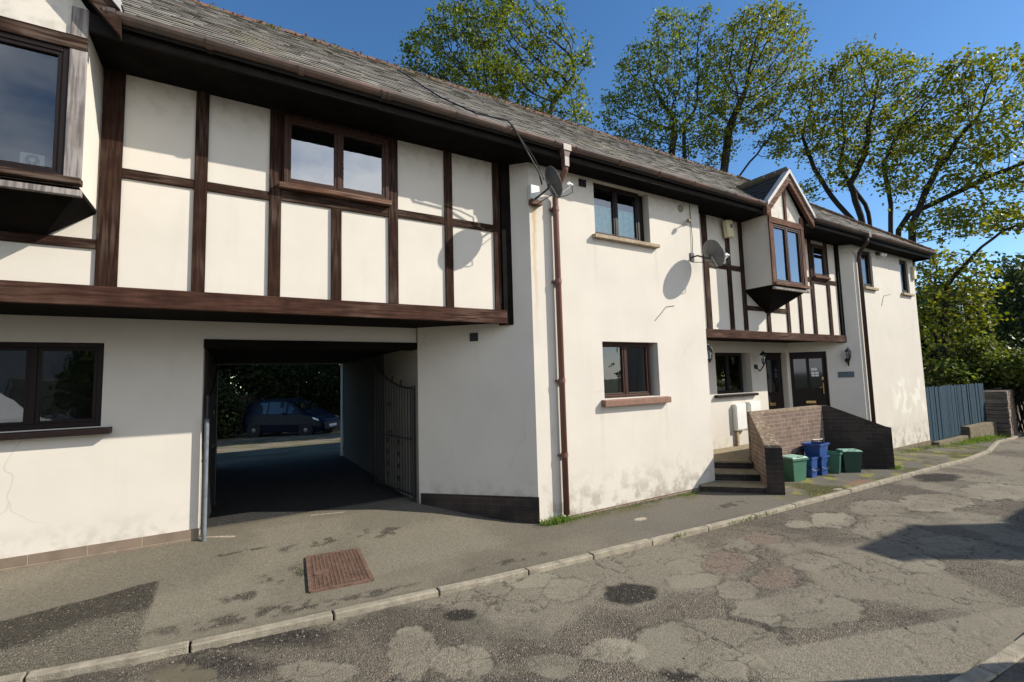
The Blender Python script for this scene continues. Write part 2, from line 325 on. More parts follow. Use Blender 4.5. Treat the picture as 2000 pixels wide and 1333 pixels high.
def wall_mb(p0, p1, z0, z1, t, holes=(), mb=None):
    """a wall with real openings: holes are (a, b, zlo, zhi) along the wall from p0"""
    mb = mb or MB(); d = Vector((p1[0]-p0[0], p1[1]-p0[1])); L = d.length; d.normalize(); n = Vector((d.y, -d.x))
    us = sorted({0, L, *[h[0] for h in holes], *[h[1] for h in holes]}); zs = sorted({z0, z1, *[h[2] for h in holes], *[h[3] for h in holes]})
    def solid(i, j):
        if i < 0 or j < 0 or i >= len(us)-1 or j >= len(zs)-1: return False
        u, z = (us[i]+us[i+1])/2, (zs[j]+zs[j+1])/2
        return not any(h[0] < u < h[1] and h[2] < z < h[3] for h in holes)
    P = lambda u, z, k: (p0[0]+d.x*u-n.x*t*k, p0[1]+d.y*u-n.y*t*k, z)
    for i in range(len(us)-1):
        for j in range(len(zs)-1):
            if not solid(i, j): continue
            a, b, c, e = us[i], us[i+1], zs[j], zs[j+1]
            mb.add([P(a, c, 0), P(b, c, 0), P(b, e, 0), P(a, e, 0)], [(0, 1, 2, 3)])
            mb.add([P(a, c, 1), P(b, c, 1), P(b, e, 1), P(a, e, 1)], [(3, 2, 1, 0)])
            if not solid(i-1, j): mb.add([P(a, c, 0), P(a, e, 0), P(a, e, 1), P(a, c, 1)], [(0, 1, 2, 3)])
            if not solid(i+1, j): mb.add([P(b, c, 0), P(b, c, 1), P(b, e, 1), P(b, e, 0)], [(0, 1, 2, 3)])
            if not solid(i, j-1): mb.add([P(a, c, 0), P(a, c, 1), P(b, c, 1), P(b, c, 0)], [(0, 1, 2, 3)])
            if not solid(i, j+1): mb.add([P(a, e, 0), P(b, e, 0), P(b, e, 1), P(a, e, 1)], [(0, 1, 2, 3)])
    return mb
def wall(name, p0, p1, z0, z1, t, m, parent, holes=()):
    return wall_mb(p0, p1, z0, z1, t, holes).build(name, m, parent, recalc=False)

# ------------------------------------------------------------------ ground heights
def sm(x, a, b):
    t = np.clip((np.asarray(x, float)-a)/(b-a), 0, 1); return t*t*(3-2*t)
def gz(x, y):
    x = np.asarray(x, float); y = np.asarray(y, float)
    z = -.01*np.clip(x-3, 0, 9) - .035*np.clip(x-12, 0, 6) - .03*np.clip(x-18, 0, 25)
    wx = 1-sm(x, 1.9, 3.1)*(1-sm(y, 9.5, 11))
    return z + .17*np.clip((y-4.1)/1.4, 0, 1)*np.where(x < 13, wx, 0) - .055*np.clip(y-11, 0, 11)*(1-sm(x, 12, 16))
KX = np.array([-60, -8, -3, -1.08, -.48, .31, 1.08, 1.79, 2.76, 3.39, 5.33, 8.4, 11.85, 13.6, 15.0, 16.2, 17.8, 24, 60])
KY = np.array([5.2, 4.6, 4.1, 3.84, 3.72, 3.63, 3.55, 3.47, 3.40, 3.37, 3.30, 3.28, 3.24, 3.42, 3.68, 3.9, 3.98, 4.85, 9])
kerb_y = lambda x: np.interp(x, KX, KY)
OX = np.array([-60, 0, 2.6, 3.3, 4.0, 9, 16, 26, 60]); OY = np.array([.2, .95, 1.12, 1.03, .98, .85, .7, .9, 1.5])
opp_y = lambda x: np.interp(x, OX, OY)
RZ = -.035
# value noise for surface wear
def vnoise(x, y, sc, seed=0):
    g = np.random.default_rng(seed).random((256, 256)); x = np.asarray(x)*sc+100.3; y = np.asarray(y)*sc+57.7
    xi = np.floor(x).astype(int); yi = np.floor(y).astype(int); fx = x-xi; fy = y-yi; fx = fx*fx*(3-2*fx); fy = fy*fy*(3-2*fy)
    a = g[xi % 256, yi % 256]; b = g[(xi+1) % 256, yi % 256]; c = g[xi % 256, (yi+1) % 256]; d = g[(xi+1) % 256, (yi+1) % 256]
    return (a*(1-fx)+b*fx)*(1-fy)+(c*(1-fx)+d*fx)*fy
def fbm(x, y, sc, seed=0, o=5):
    r = 0; w = 0
    for i in range(o): r = r+vnoise(x, y, sc*2**i, seed+i)*.5**i; w += .5**i
    return r/w
def grid_obj(name, X, Y, Z, col, gravel, m, label=None):
    ny, nx = X.shape; me = bpy.data.meshes.new(name); co = np.stack([X, Y, Z], -1).reshape(-1, 3)*S
    idx = np.arange(nx*ny).reshape(ny, nx); q = np.stack([idx[:-1, :-1], idx[:-1, 1:], idx[1:, 1:], idx[1:, :-1]], -1).reshape(-1, 4)
    me.vertices.add(len(co)); me.vertices.foreach_set('co', co.ravel()); me.loops.add(q.size); me.loops.foreach_set('vertex_index', q.ravel().astype(np.int32))
    me.polygons.add(len(q)); me.polygons.foreach_set('loop_start', np.arange(0, q.size, 4, dtype=np.int32)); me.update(calc_edges=True); me.validate()
    if col is not None:
        a = me.color_attributes.new('wear', 'FLOAT_COLOR', 'POINT'); a.data.foreach_set('color', np.concatenate([col.reshape(-1, 3), gravel.reshape(-1, 1)], 1).ravel().astype(np.float32))
    me.materials.append(m); me.shade_smooth(); ob = bpy.data.objects.new(name, me); C.collection.objects.link(ob); tag(ob, kind='structure'); return ob
def asphalt(name, crack=.65):
    m = bpy.data.materials.new(name); m.use_nodes = True; t = m.node_tree; b = t.nodes['Principled BSDF']; b.inputs['Roughness'].default_value = .93; b.inputs['Specular IOR Level'].default_value = .2
    a = nd('ShaderNodeAttribute', t, attribute_name='wear'); tcn = nd('ShaderNodeTexCoord', t)
    v = nd('ShaderNodeTexVoronoi', t); v.inputs['Scale'].default_value = 95; t.links.new(tcn.outputs['Object'], v.inputs[0])
    sp = nd('ShaderNodeSeparateColor', t); t.links.new(v.outputs['Color'], sp.inputs[0])
    st = maprange(t, sp.outputs[0], 0, 1, -1, 1, 'LINEAR'); fine = maprange(t, noise(t, 55, 4), .3, .7, -1, 1, 'LINEAR')
    amp = maprange(t, a.outputs['Alpha'], 0, 1, .10, .55, 'LINEAR')
    gr = math_(t, 'ADD', math_(t, 'MULTIPLY', math_(t, 'ADD', math_(t, 'MULTIPLY', st, .75), math_(t, 'MULTIPLY', fine, .6)), amp), 1)
    x = nd('ShaderNodeVectorMath', t, operation='SCALE'); t.links.new(a.outputs['Color'], x.inputs[0]); t.links.new(gr, x.inputs['Scale']); 
    wn = nd('ShaderNodeTexWhiteNoise', t, noise_dimensions='3D'); t.links.new(v.outputs['Position'], wn.inputs[0])
    chips = math_(t, 'MULTIPLY', maprange(t, wn.outputs[0], .975, .985), maprange(t, a.outputs['Alpha'], .25, .8, .05, .5))
    y = nd('ShaderNodeMix', t, data_type='RGBA'); t.links.new(chips, y.inputs[0]); t.links.new(x.outputs[0], y.inputs[6]); y.inputs[7].default_value = (.42, .38, .32, 1)
    wn2 = nd('ShaderNodeTexNoise', t); wn2.inputs['Scale'].default_value = 3.5; wn2.inputs['Detail'].default_value = 6; t.links.new(tcn.outputs['Object'], wn2.inputs[0])
    vm = nd('ShaderNodeMix', t, data_type='VECTOR'); vm.inputs[0].default_value = .16; t.links.new(tcn.outputs['Object'], vm.inputs[4]); t.links.new(wn2.outputs['Color'], vm.inputs[5])
    v2 = nd('ShaderNodeTexVoronoi', t); v2.feature = 'DISTANCE_TO_EDGE'; v2.inputs['Scale'].default_value = 4.6; t.links.new(vm.outputs[1], v2.inputs[0])
    ckm = math_(t, 'MULTIPLY', maprange(t, v2.outputs['Distance'], .028, .008), math_(t, 'MULTIPLY', maprange(t, noise(t, .8, 4), .50, .60), maprange(t, noise(t, 6, 3), .40, .55)))
    y2 = nd('ShaderNodeMix', t, data_type='RGBA'); t.links.new(math_(t, 'MULTIPLY', ckm, crack), y2.inputs[0]); t.links.new(y.outputs[2], y2.inputs[6]); y2.inputs[7].default_value = (.045, .038, .03, 1)
    t.links.new(y2.outputs[2], b.inputs['Base Color'])
    bp = nd('ShaderNodeBump', t); bp.inputs['Distance'].default_value = .012; t.links.new(maprange(t, a.outputs['Alpha'], 0, 1, .04, .9, 'LINEAR'), bp.inputs['Strength'])
    h = math_(t, 'ADD', math_(t, 'MULTIPLY', v.outputs['Distance'], -1.2), noise(t, 55, 4)); t.links.new(h, bp.inputs['Height']); t.links.new(bp.outputs[0], b.inputs['Normal'])
    return m
M['asphalt'] = asphalt('worn_asphalt'); M['asphalt_path'] = asphalt('pavement_asphalt', .0)
def spaced(segs):
    r = []
    for a, b, s in segs: r += list(np.arange(a, b-1e-6, s))
    return np.array(r+[segs[-1][1]])
def lerp(a, b, t): return a*(1-t[..., None])+np.asarray(b)*t[..., None]
def edge(X, Y, a, b, soft=.02):   # polygon-free helper: signed side of a line a->b
    dx, dy = b[0]-a[0], b[1]-a[1]; L = math.hypot(dx, dy); return ((X-a[0])*dy-(Y-a[1])*dx)/L
PATCH = [('L',3.2,2.61,.16,-.12,.14,.11),('L',3.4,2.83,.15,-.11,.14,.11),('L',3.32,2.34,.13,-.09,.13,.09),('R',3.77,2.29,.17,-.12,.2,.11),('D',2.6,2.75,.18,-.12,.13,.13),('L',4.36,2.31,.19,-.14,.21,.1),('L',4.19,2.87,.14,-.09,.13,.09),('L',3.96,2.67,.11,-.07,.09,.06),('R',3.76,2.71,.18,-.12,.24,.17),('R',4.57,2.87,.16,-.11,.14,.09),('L',5.81,2.82,.21,-.15,.3,.14),('L',5.34,2.93,.11,-.08,.15,.08),('L',6.81,2.74,.28,-.2,.38,.15),('L',5.05,1.81,.18,-.13,.25,.08),('L',.99,2.92,.12,-.1,.12,.26),('D',1.41,3.16,.10,-.07,.05,.07),('D',2.17,1.9,.1,-.07,.1,.08),('L',2.13,3.33,.2,-.14,.07,.12),('L',2.28,3.06,.16,-.11,.11,.15),('L',2.52,1.96,.43,-.28,.26,.19),('L',2.0,2.25,.15,-.11,.1,.1),('L',1.61,2.33,.1,-.08,.07,.1),('L',.45,3.03,.2,-.13,.02,.11),('L',1.18,2.67,.15,-.11,.07,.14),('G',.34,3.57,.30,-.2,.02,.16),('G',-.03,3.41,.26,-.17,0,.14),('W',-.22,3.46,.17,-.12,-.02,.11),('L',5.87,1.85,.22,-.16,.29,.08),('L',3.39,1.91,.37,-.25,.23,.12),('D',9.43,3.01,.28,-.22,.38,.12),('L',7.6,2.5,.35,-.25,.5,.15),('L',9.0,2.2,.4,-.3,.6,.2)]
def wear_road(X, Y):
    base = np.array([.138, .118, .090]); light = np.array([.212, .192, .145]); dark = np.array([.048, .042, .034]); red = np.array([.165, .128, .098])
    col = np.zeros(X.shape+(3,))+base; gr = np.full(X.shape, .75)
    n1 = fbm(X, Y, 1.1, 3, 6); k = sm(n1, .48, .58); col = lerp(col, light*.90, k*.75); gr = gr*(1-.5*k)
    n2 = fbm(X, Y, 1.7, 11, 6); k = sm(n2, .56, .66); col = lerp(col, dark*1.35, k*.45)
    wob = (fbm(X, Y, 5, 21, 4)-.5); wob2 = (fbm(X, Y, 14, 29, 3)-.5)
    for p in PATCH:
        kind, cx, cy, ax, ay, bx, by = p; det = ax*by-ay*bx
        u = ((X-cx)*by-(Y-cy)*bx)/det; v = ((Y-cy)*ax-(X-cx)*ay)/det; r = np.sqrt(u*u+v*v)+wob*.5+wob2*.4
        k = sm(r, 1.04, .94)
        if kind == 'L': c_, g_ = light*(1+.12*math.sin(cx*7)), .2; k = k*(.55+.4*sm(fbm(X, Y, 2.5, 33, 3), .35, .6))
        elif kind == 'R': c_, g_ = red, .55
        elif kind == 'D': c_, g_ = dark*.75, .7; k = sm(r, 1.1, .8)
        elif kind == 'G': c_, g_ = dark*1.25, 1.; k = sm(r, 1.3, .6)*.9
        else: c_, g_ = np.array([.12, .105, .072]), .05
        if kind in 'LR':   # broken dark rim round a repair
            rim = np.exp(-((r-1.05)/.07)**2)*sm(fbm(X, Y, 6, 41), .42, .6); col = lerp(col, dark*.8, rim*.55)
        col = lerp(col, c_, k); gr = gr*(1-k)+g_*k
    # cracks: ridged noise
    c1 = np.abs(fbm(X, Y, 2.6, 51, 4)-.5); c2 = np.abs(fbm(X, Y, 4.2, 61, 4)-.5); msk = sm(fbm(X, Y, .7, 71, 2), .45, .6)
    ck = np.maximum(sm(c1, .011, .003), sm(c2, .009, .002)*msk); col = lerp(col, dark*.6, ck*.55)
    # gritty dark band beside the kerb on the left, weed line
    dk = kerb_y(X)-Y; kb = sm(dk, .22, .0)*sm(fbm(X, Y, 3, 81), .35, .55)*sm(X, 1.6, .2); col = lerp(col, dark, kb*.9); gr = np.maximum(gr, kb)
    # strip repaired beside the far kerb line on the right
    e = edge(X, Y, (2.75, 1.75), (4.6, 1.15)); k = sm(e, .0, .02)*sm(X, 2.4, 2.6)*(1-sm(X, 8, 10)); col = lerp(col, light*.95, k*.8); gr = gr*(1-k*.5)
    h = -ck*.006+fbm(X, Y, 1.5, 91)*.02-.01
    return col, gr, h
ncol = 110
xs = spaced([(-60, -8, 4), (-8, -2, .25), (-2, 9.4, .018), (9.4, 18, .06), (18, 40, 1), (40, 60, 5)]); v = np.linspace(0, 1, 150)
X = np.broadcast_to(xs, (len(v), len(xs))).copy(); Y = opp_y(X)*(1-v[:, None])+(kerb_y(X)-.005)*v[:, None]
col, gr, h = wear_road(X, Y); Z = gz(X, Y)*0+gz(X, np.full_like(Y, 2))+RZ+h
grid_obj('road', X, Y, Z, col, gr, M['asphalt'])
def wear_pave(X, Y):
    base = np.array([.172, .153, .115]); dark = np.array([.050, .043, .033]); col = np.zeros(X.shape+(3,))+base; gr = np.full(X.shape, .32)
    n = fbm(X, Y, 1.0, 103, 5); col = lerp(col, base*.72, sm(n, .42, .62)*.7)
    rt_ = sm(X, 2.6, 4.0); col = lerp(col, np.array([.115, .105, .088]), rt_*.75)
    wb = (fbm(X, Y, 6, 113)-.5)
    # dark gravelly repair bottom left: straight back edge, straight right edge
    a = sm(4.80+.18*(X+.47)+wb*.05-Y, 0, .02)*sm(-.47+wb*.02-X, 0, .02); col = lerp(col, base*.80, a); gr = gr*(1-a)+.95*a
    a2 = a*sm(Y-(4.38+.25*(X+.47))+wb*.25, 0, .12); col = lerp(col, dark*.95, a2*.85)
    # gritty patches where the topping has worn
    for cx, cy, rx, ry, s in [(.35, 4.42, .26, .14, 0), (.85, 4.95, .5, .10, .1), (1.35, 4.9, .22, .12, 0), (.15, 3.93, .6, .14, -.15), (.9, 3.78, .5, .07, -.08), (2.0, 3.72, .5, .08, -.06), (.15, 5.05, .25, .05, 0), (5.3, 3.75, .4, .08, 0), (.1, 4.25, .22, .08, 0)]:
        r = np.hypot((X-cx)/rx, (Y-cy-s*(X-cx))/ry)+wb*1.4; k = sm(r, 1.1, .5)*sm(fbm(X, Y, 13, 131, 3), .40, .56); col = lerp(col, dark, k*.6); gr = np.maximum(gr, k)
    kd = Y-kerb_y(X); k = sm(kd, .14, .0)*sm(fbm(X, Y, 5, 141), .4, .6)*.8; col = lerp(col, dark, k); gr = np.maximum(gr, k)
    # moss: patchy green and yellow, only where damp (right end and the wall foot)
    ms = sm(fbm(X, Y, 2.2, 151, 5), .44, .6)*(sm(X, 5.9, 6.8)+.8*sm(X, 2.9, 3.3)*sm(Y, 4.12, 4.35)*(1-sm(X, 6.2, 6.6))).clip(0, 1); col = lerp(col, np.array([.080, .078, .022]), ms*.85); gr = np.maximum(gr, ms*.8)
    ms2 = sm(fbm(X, Y, 4.5, 161, 4), .60, .68)*sm(X, 5.9, 6.6); col = lerp(col, np.array([.22, .21, .035]), ms2*.8)
    r = np.hypot((X-8.0)/.36, (Y-3.47)/.11)+wb; col = lerp(col, np.array([.21, .115, .085]), sm(r, 1.05, .75)*.8)
    for cx, cy, rr in [(7.26, 3.42, .09), (4.0, 3.95, .10)]:
        r = np.hypot((X-cx)/rr, (Y-cy)/(rr*.5))+wb*.6; col = lerp(col, np.array([.36, .32, .25]), sm(r, 1.05, .8)*.9)
    # thin pale chalky line in front of the archway
    for (ax, ay), (bx, by) in [((.78, 5.72), (1.12, 5.62)), ((-.22, 5.55), (.05, 5.42))]:
        d = np.abs(edge(X, Y, (ax, ay), (bx, by))); on = ((X > ax) & (X < bx)); col = lerp(col, np.array([.5, .42, .33]), sm(d, .016, .006)*on*.8)
    # archway shade painted into the tarmac colour
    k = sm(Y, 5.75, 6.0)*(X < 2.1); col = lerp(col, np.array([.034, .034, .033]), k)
    h = fbm(X, Y, 1.3, 171)*.016-.008
    return col, gr, h
xs = spaced([(-60, -8, 4), (-8, -2, .2), (-2, 9, .02), (9, 20, .06), (20, 40, 1), (40, 60, 5)]); v = np.linspace(0, 1, 135)
X = np.broadcast_to(xs, (len(v), len(xs))).copy(); top = np.where(X < 13.9, 5.9, 5.9-1.2*np.clip((X-13.9)/.8, 0, 1)); top = np.maximum(top, kerb_y(X)+.25)
Y = (kerb_y(X)+.062)*(1-v[:, None])+top*v[:, None]
col, gr, h = wear_pave(X, Y); Z = gz(X, Y)+h*.6
grid_obj('pavement', X, Y, Z, col, gr, M['asphalt_path'])
# archway floor, its shade painted into the colour, and the yard behind the building
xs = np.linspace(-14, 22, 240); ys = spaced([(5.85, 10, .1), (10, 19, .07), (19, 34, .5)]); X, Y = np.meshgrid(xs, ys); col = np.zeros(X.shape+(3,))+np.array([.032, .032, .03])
k = sm(Y, 9.5, 11.5); col = lerp(col, np.array([.19, .165, .115]), k); n = fbm(X, Y, .9, 201, 5); col = lerp(col, np.array([.10, .085, .05]), sm(n, .5, .62)*k*.8); n = fbm(X, Y, 3, 205, 4); col = lerp(col, np.array([.06, .07, .02]), sm(n, .55, .65)*k*.6)
grid_obj('yard', X, Y, gz(X, Y)-.012, col, np.full(X.shape, .5), M['asphalt'])
xs = spaced([(-60, 9, 2), (9, 60, 2)]); X, Y = np.meshgrid(xs, np.array([-12, -8, -4, -1, .1, .6, .9]))
Yo = np.where(Y >= .9, opp_y(X)-.08, np.minimum(Y, opp_y(X)-.1)); col = np.zeros(X.shape+(3,))+np.array([.135, .118, .092])
grid_obj('opposite_pavement', X, Yo, gz(X, np.full_like(Y, 2))+.005, col, np.full(X.shape, .4), M['asphalt'])
# wide ground sheet to the horizon
M['land'] = mat('rough_grass_land', (.06, .075, .03), rough=1, var=.5, nscale=.3)
xs = spaced([(-600, -60, 60), (-60, 60, 4), (60, 600, 60)]); X, Y = np.meshgrid(xs, xs); Zl = gz(X, Y)-.12-.0*X
grid_obj('ground', X, Y, Zl, None, None, M['land'])
# kerb stones: one run, laid stone by stone with mortar gaps
def kerb(name, fy, side, x0, x1, w, up_, mt, ln=.78):
    mb = MB(); x = x0; r = random.Random(5)
    while x < x1:
        L = ln*r.uniform(.85, 1.1) if x > -.5 else ln; a, b = x+.006, x+L-.006; n = 3; pa = []
        for i in range(n+1):
            q = a+(b-a)*i/n; pa.append((q, float(fy(q))))
        dz = r.uniform(-.004, .004)
        poly = [(p[0], p[1]) for p in pa]+[(p[0], p[1]+side*w) for p in pa[::-1]]
        zt = [float(gz(p[0], 2))+up_+dz for p in poly]; mb.prism(poly, [z-.2 for z in zt], zt); x += L
    o = mb.build(name, mt, bevel=.008); return tag(o, kind='structure')
kerb('kerb', kerb_y, 1, -8, 34, .072, .006, M['concrete'])
kerb('opposite_kerb', lambda x: float(opp_y(x)), -1, -6, 30, .085, .012, M['concrete'])
# drain cover set in the pavement
tD = thing('drain_cover', 'rusty brown square drain cover with gridded top set in the pavement', 'drain cover', (.8, 4.35, float(gz(.8, 4.35))+.006))
cs = [(.60, 4.66), (1.03, 4.62), (1.01, 4.0), (.55, 4.06)]
zq = [float(gz(*p)) for p in cs]; zc = float(gz(.8, 4.3))
bl = lambda u, w, dz=0: tuple((1-u)*(1-w)*cs[3][i]+u*(1-w)*cs[2][i]+u*w*cs[1][i]+(1-u)*w*cs[0][i] for i in (0, 1))+((1-u)*(1-w)*zq[3]+u*(1-w)*zq[2]+u*w*zq[1]+(1-u)*w*zq[0]+dz,)
M['gapdark'] = mat('dark_grid_gaps', (.012, .009, .007), rough=.95, var=.5, nscale=20)  # dark plate colour stands in for the shade in the grid gaps
mb = MB().add([bl(0, 0, .010), bl(1, 0, .010), bl(1, 1, .010), bl(0, 1, .010)], [(0, 1, 2, 3)]); mb.build('plate', M['gapdark'], tD, recalc=False)
mb = MB()
def strip(u0, w0, u1, w1, wd, h_):
    a = Vector(bl(u0, w0)); b = Vector(bl(u1, w1)); d = (b-a).normalized(); n = Vector((-d.y, d.x, 0)).normalized()*wd/2; z_ = Vector((0, 0, h_)); lo = Vector((0, 0, -.02))
    q = [a+n, b+n, b-n, a-n]; mb.add([tuple(p+lo) for p in q]+[tuple(p+z_) for p in q], [(4, 5, 6, 7), (0, 1, 5, 4), (1, 2, 6, 5), (2, 3, 7, 6), (3, 0, 4, 7)])
for a_, b_ in (((0, 0), (1, 0)), ((1, 0), (1, 1)), ((1, 1), (0, 1)), ((0, 1), (0, 0))): strip(*a_, *b_, .026, .0155)
mb.build('frame', M['rust'], tD, recalc=False)
mb = MB()
for i in range(15): strip(.03+.94*i/14, .02, .03+.94*i/14, .98, .0085, .0165)
for i in range(26): strip(.02, .03+.94*i/25, .98, .03+.94*i/25, .0075, .0160)
strip(.10, .46, .34, .44, .12, .0172); strip(.55, .10, .75, .09, .04, .0172)
mb.build('grid', M['rust'], tD, recalc=False)

# ================================================================== THE BUILDING
B = thing('terraced_building', 'long cream rendered building with dark timber framing, slate roof and an archway', 'building', (4, 6, 0))
T0 = (2.95, 4.45); RY = 5.38; LY = 5.5; JY = 4.66; EZ = 4.2
W = lambda *a, **k: wall('wall', *a, parent=B, **k)
R_ = M['render']
W((-6, LY), (-.25, LY), -.1, 2.262, .25, R_, holes=[(3.3, 5.0, 1.29, 2.035)])
W((-.25, LY+.25), (-.25, 10), -.1, 2.03, .25, M['deepshade'])
W((1.955, 10), (1.955, 6.95), -.1, 2.03, .25, M['deepshade'])
W((1.93, 6.95), (1.93, LY), -.1, 2.03, .275, M['nearshade'])
MB().slab((-.25, LY), (1.93, LY), 0, .2, 2.085, 2.262).build('lintel', R_, B)
MB().slab((-.245, LY), (1.96, LY), .015, .2, 2.0, 2.084).build('fascia_board', M['soff'], B)
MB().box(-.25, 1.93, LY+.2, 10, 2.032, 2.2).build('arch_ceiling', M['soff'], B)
W((1.93, LY-.03), T0, -.1, EZ, .25, R_)
# tower front (openings: upper and lower window)
W(T0, (6.02, 4.45), -.1, EZ, .3, R_, holes=[(3.95-2.95, 4.95-2.95, 3.43, 4.14), (3.985-2.95, 4.98-2.95, 1.33, 2.05)])
W((6.02, 4.75), (6.02, RY+.2), -.1, EZ, .3, M['render_side'])
W((6.02, RY), (9.88, RY), -.1, 2.2, .25, R_, holes=[(7.49-6.02, 8.56-6.02, 1.235, 1.99), (9.05-6.02, 9.79-6.02, .28, 2.0)])
sL = math.hypot(.93, .93)
W((9.87, RY), (10.8, 4.45), -.15, EZ, .25, R_, holes=[(.02, .70, .28, 2.0)])
W((10.8, 4.45), (13.75, 4.45), -.3, EZ, .3, R_, holes=[(11.17-10.8, 11.64-10.8, 3.33, 4.1), (13.0-10.8, 13.45-10.8, 3.33, 4.1)])
W((13.75, 4.75), (13.75, 10.0), -.3, EZ, .3, M['render_side'])
W((13.75, 10.2), (-6, 10.2), -.11, EZ, .2, M['render_side'], holes=[(13.75-1.93, 14.0, -.1, 2.03)])
# upper jetties
W((-6, JY), (2.74, JY), 2.3, EZ, .2, M['panel'], holes=[(6.37, 7.34, 3.46, 4.11)])
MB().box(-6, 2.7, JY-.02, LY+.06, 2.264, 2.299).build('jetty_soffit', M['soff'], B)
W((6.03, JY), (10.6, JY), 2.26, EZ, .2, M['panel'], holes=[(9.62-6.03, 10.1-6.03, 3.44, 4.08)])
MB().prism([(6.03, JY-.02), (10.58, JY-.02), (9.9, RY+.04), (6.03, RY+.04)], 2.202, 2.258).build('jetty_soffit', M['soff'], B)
MB().box(-6, 2.705, JY-.055, JY-.001, 2.245, 2.40).build('beam', M['beam'], B, bevel=.006)
MB().box(6.06, 10.62, JY-.055, JY-.001, 2.165, 2.30).build('beam', M['beam'], B, bevel=.006)
# floors, inner walls keep the rooms dark
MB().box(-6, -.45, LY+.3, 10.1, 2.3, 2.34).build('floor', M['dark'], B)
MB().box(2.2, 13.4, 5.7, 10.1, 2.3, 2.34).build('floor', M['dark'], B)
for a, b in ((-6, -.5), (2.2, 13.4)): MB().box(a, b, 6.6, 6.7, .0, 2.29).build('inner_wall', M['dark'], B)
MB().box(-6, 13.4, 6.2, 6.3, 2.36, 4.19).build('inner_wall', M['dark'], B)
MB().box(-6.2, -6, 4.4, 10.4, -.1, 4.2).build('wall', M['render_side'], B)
# plinths
MB().slab((-6, LY), (-.25, LY), .012, .05, -.05, .272).build('plinth', M['plinth'], B)
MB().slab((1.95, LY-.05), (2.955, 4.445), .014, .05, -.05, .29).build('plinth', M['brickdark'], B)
MB().slab((2.97, 4.45), (6.0, 4.45), .008, .05, -.1, .018).build('plinth', M['brick'], B)
MB().slab((10.81, 4.45), (13.76, 4.45), .012, .05, -.3, -.045).build('plinth', M['wallconc'], B)
# ---- timbers: every post and rail its own mesh
def post(x0, x1, z0, z1, y=JY, pr=.022, m='tv', x=None):
    return MB().box(x0, x1, y-pr, y-.0005, z0, z1).build('timber_post', M[m], B, bevel=.004)
def rail(x0, x1, z0, z1, y=JY, pr=.018, m='th'):
    return MB().box(x0, x1, y-pr, y-.0005, z0, z1).build('timber_rail', M[m], B, bevel=.004)
for x0, x1, z0, z1 in [(-.92, -.785, 2.405, 4.2), (-.31, -.215, 2.405, 4.2), (.255, .355, 2.405, 4.2), (.79, .885, 2.405, 3.30), (1.345, 1.445, 2.405, 4.2), (1.965, 2.06, 2.405, 4.2), (2.575, 2.66, 2.405, 4.2)]: post(x0, x1, z0, z1)
MB().box(2.665, 2.79, JY-.05, JY+.1, 2.235, 4.2).build('timber_post', M['soff'], B)
for x0, x1, z0, z1 in [(-.785, -.31, 3.285, 3.365), (-.215, .255, 3.285, 3.365), (.355, 1.345, 3.30, 3.40), (1.445, 1.965, 3.315, 3.40), (2.06, 2.575, 3.315, 3.40), (-6, -.92, 2.69, 2.765)]: rail(x0, x1, z0, z1)
for x0, x1, z0, z1 in [(6.34, 6.46, 2.305, 4.2), (6.93, 7.03, 2.305, 4.2), (7.30, 7.40, 2.305, 4.2), (8.60, 8.69, 2.305, 3.0), (9.02, 9.12, 2.305, 4.2), (9.50, 9.61, 2.305, 4.2), (10.10, 10.21, 2.305, 4.2)]: post(x0, x1, z0, z1)
MB().box(10.52, 10.66, JY-.04, JY+.1, 2.16, 4.2).build('timber_post', M['soff'], B)
for x0, x1, z0, z1 in [(6.46, 6.93, 3.30, 3.385), (7.03, 7.30, 3.30, 3.385), (7.40, 8.60, 2.655, 2.735), (9.12, 9.50, 3.32, 3.40), (10.21, 10.52, 3.32, 3.40), (8.45, 9.02, 3.32, 3.40), (9.61, 10.10, 3.30, 3.38)]: rail(x0, x1, z0, z1)

# ---- windows
def window(x0, x1, z0, z1, y, cas=(.5,), fw_=.035, m='frame', glass='glass', parent=None, dep=.05, ups=None, sash=True, back=None):
    """frame, mullions and sashes facing -Y at plane y; cas = mullion positions"""
    fr = MB(); P = parent or B
    fr.box(x0, x0+fw_, y, y+dep, z0, z1); fr.box(x1-fw_, x1, y, y+dep, z0, z1); fr.box(x0+fw_, x1-fw_, y, y+dep, z0, z0+fw_); fr.box(x0+fw_, x1-fw_, y, y+dep, z1-fw_, z1)
    xsn = [x0+fw_/2]+[x0+(x1-x0)*c for c in cas]+[x1-fw_/2]
    for q in xsn[1:-1]: fr.box(q-fw_*.5, q+fw_*.5, y+.001, y+dep, z0+fw_, z1-fw_)
    w = fr.build('window', M[m], P, bevel=.004)
    for i in range(len(xsn)-1):
        a, b = xsn[i]+fw_/2, xsn[i+1]-fw_/2; s_ = .026 if sash else .004
        if sash:
            sb = MB(); yy = y+.008
            sb.box(a, a+s_, yy, yy+.035, z0+fw_, z1-fw_); sb.box(b-s_, b, yy, yy+.035, z0+fw_, z1-fw_); sb.box(a+s_, b-s_, yy, yy+.035, z0+fw_, z0+fw_+s_); sb.box(a+s_, b-s_, yy, yy+.035, z1-fw_-s_, z1-fw_)
            sb.build('sash', M[m], w, bevel=.003)
        MB().add([(a+s_, y+.03, z0+fw_+s_), (b-s_, y+.03, z0+fw_+s_), (b-s_, y+.03, z1-fw_-s_), (a+s_, y+.03, z1-fw_-s_)], [(0, 1, 2, 3)]).build('pane', M[glass], w, recalc=False)
    if back:
        MB().box(x0+.02, x1-.02, y+dep+.002, y+dep+.008, z0, z0+(z1-z0)*back).build('curtain', M['curtain'], w)
    return w
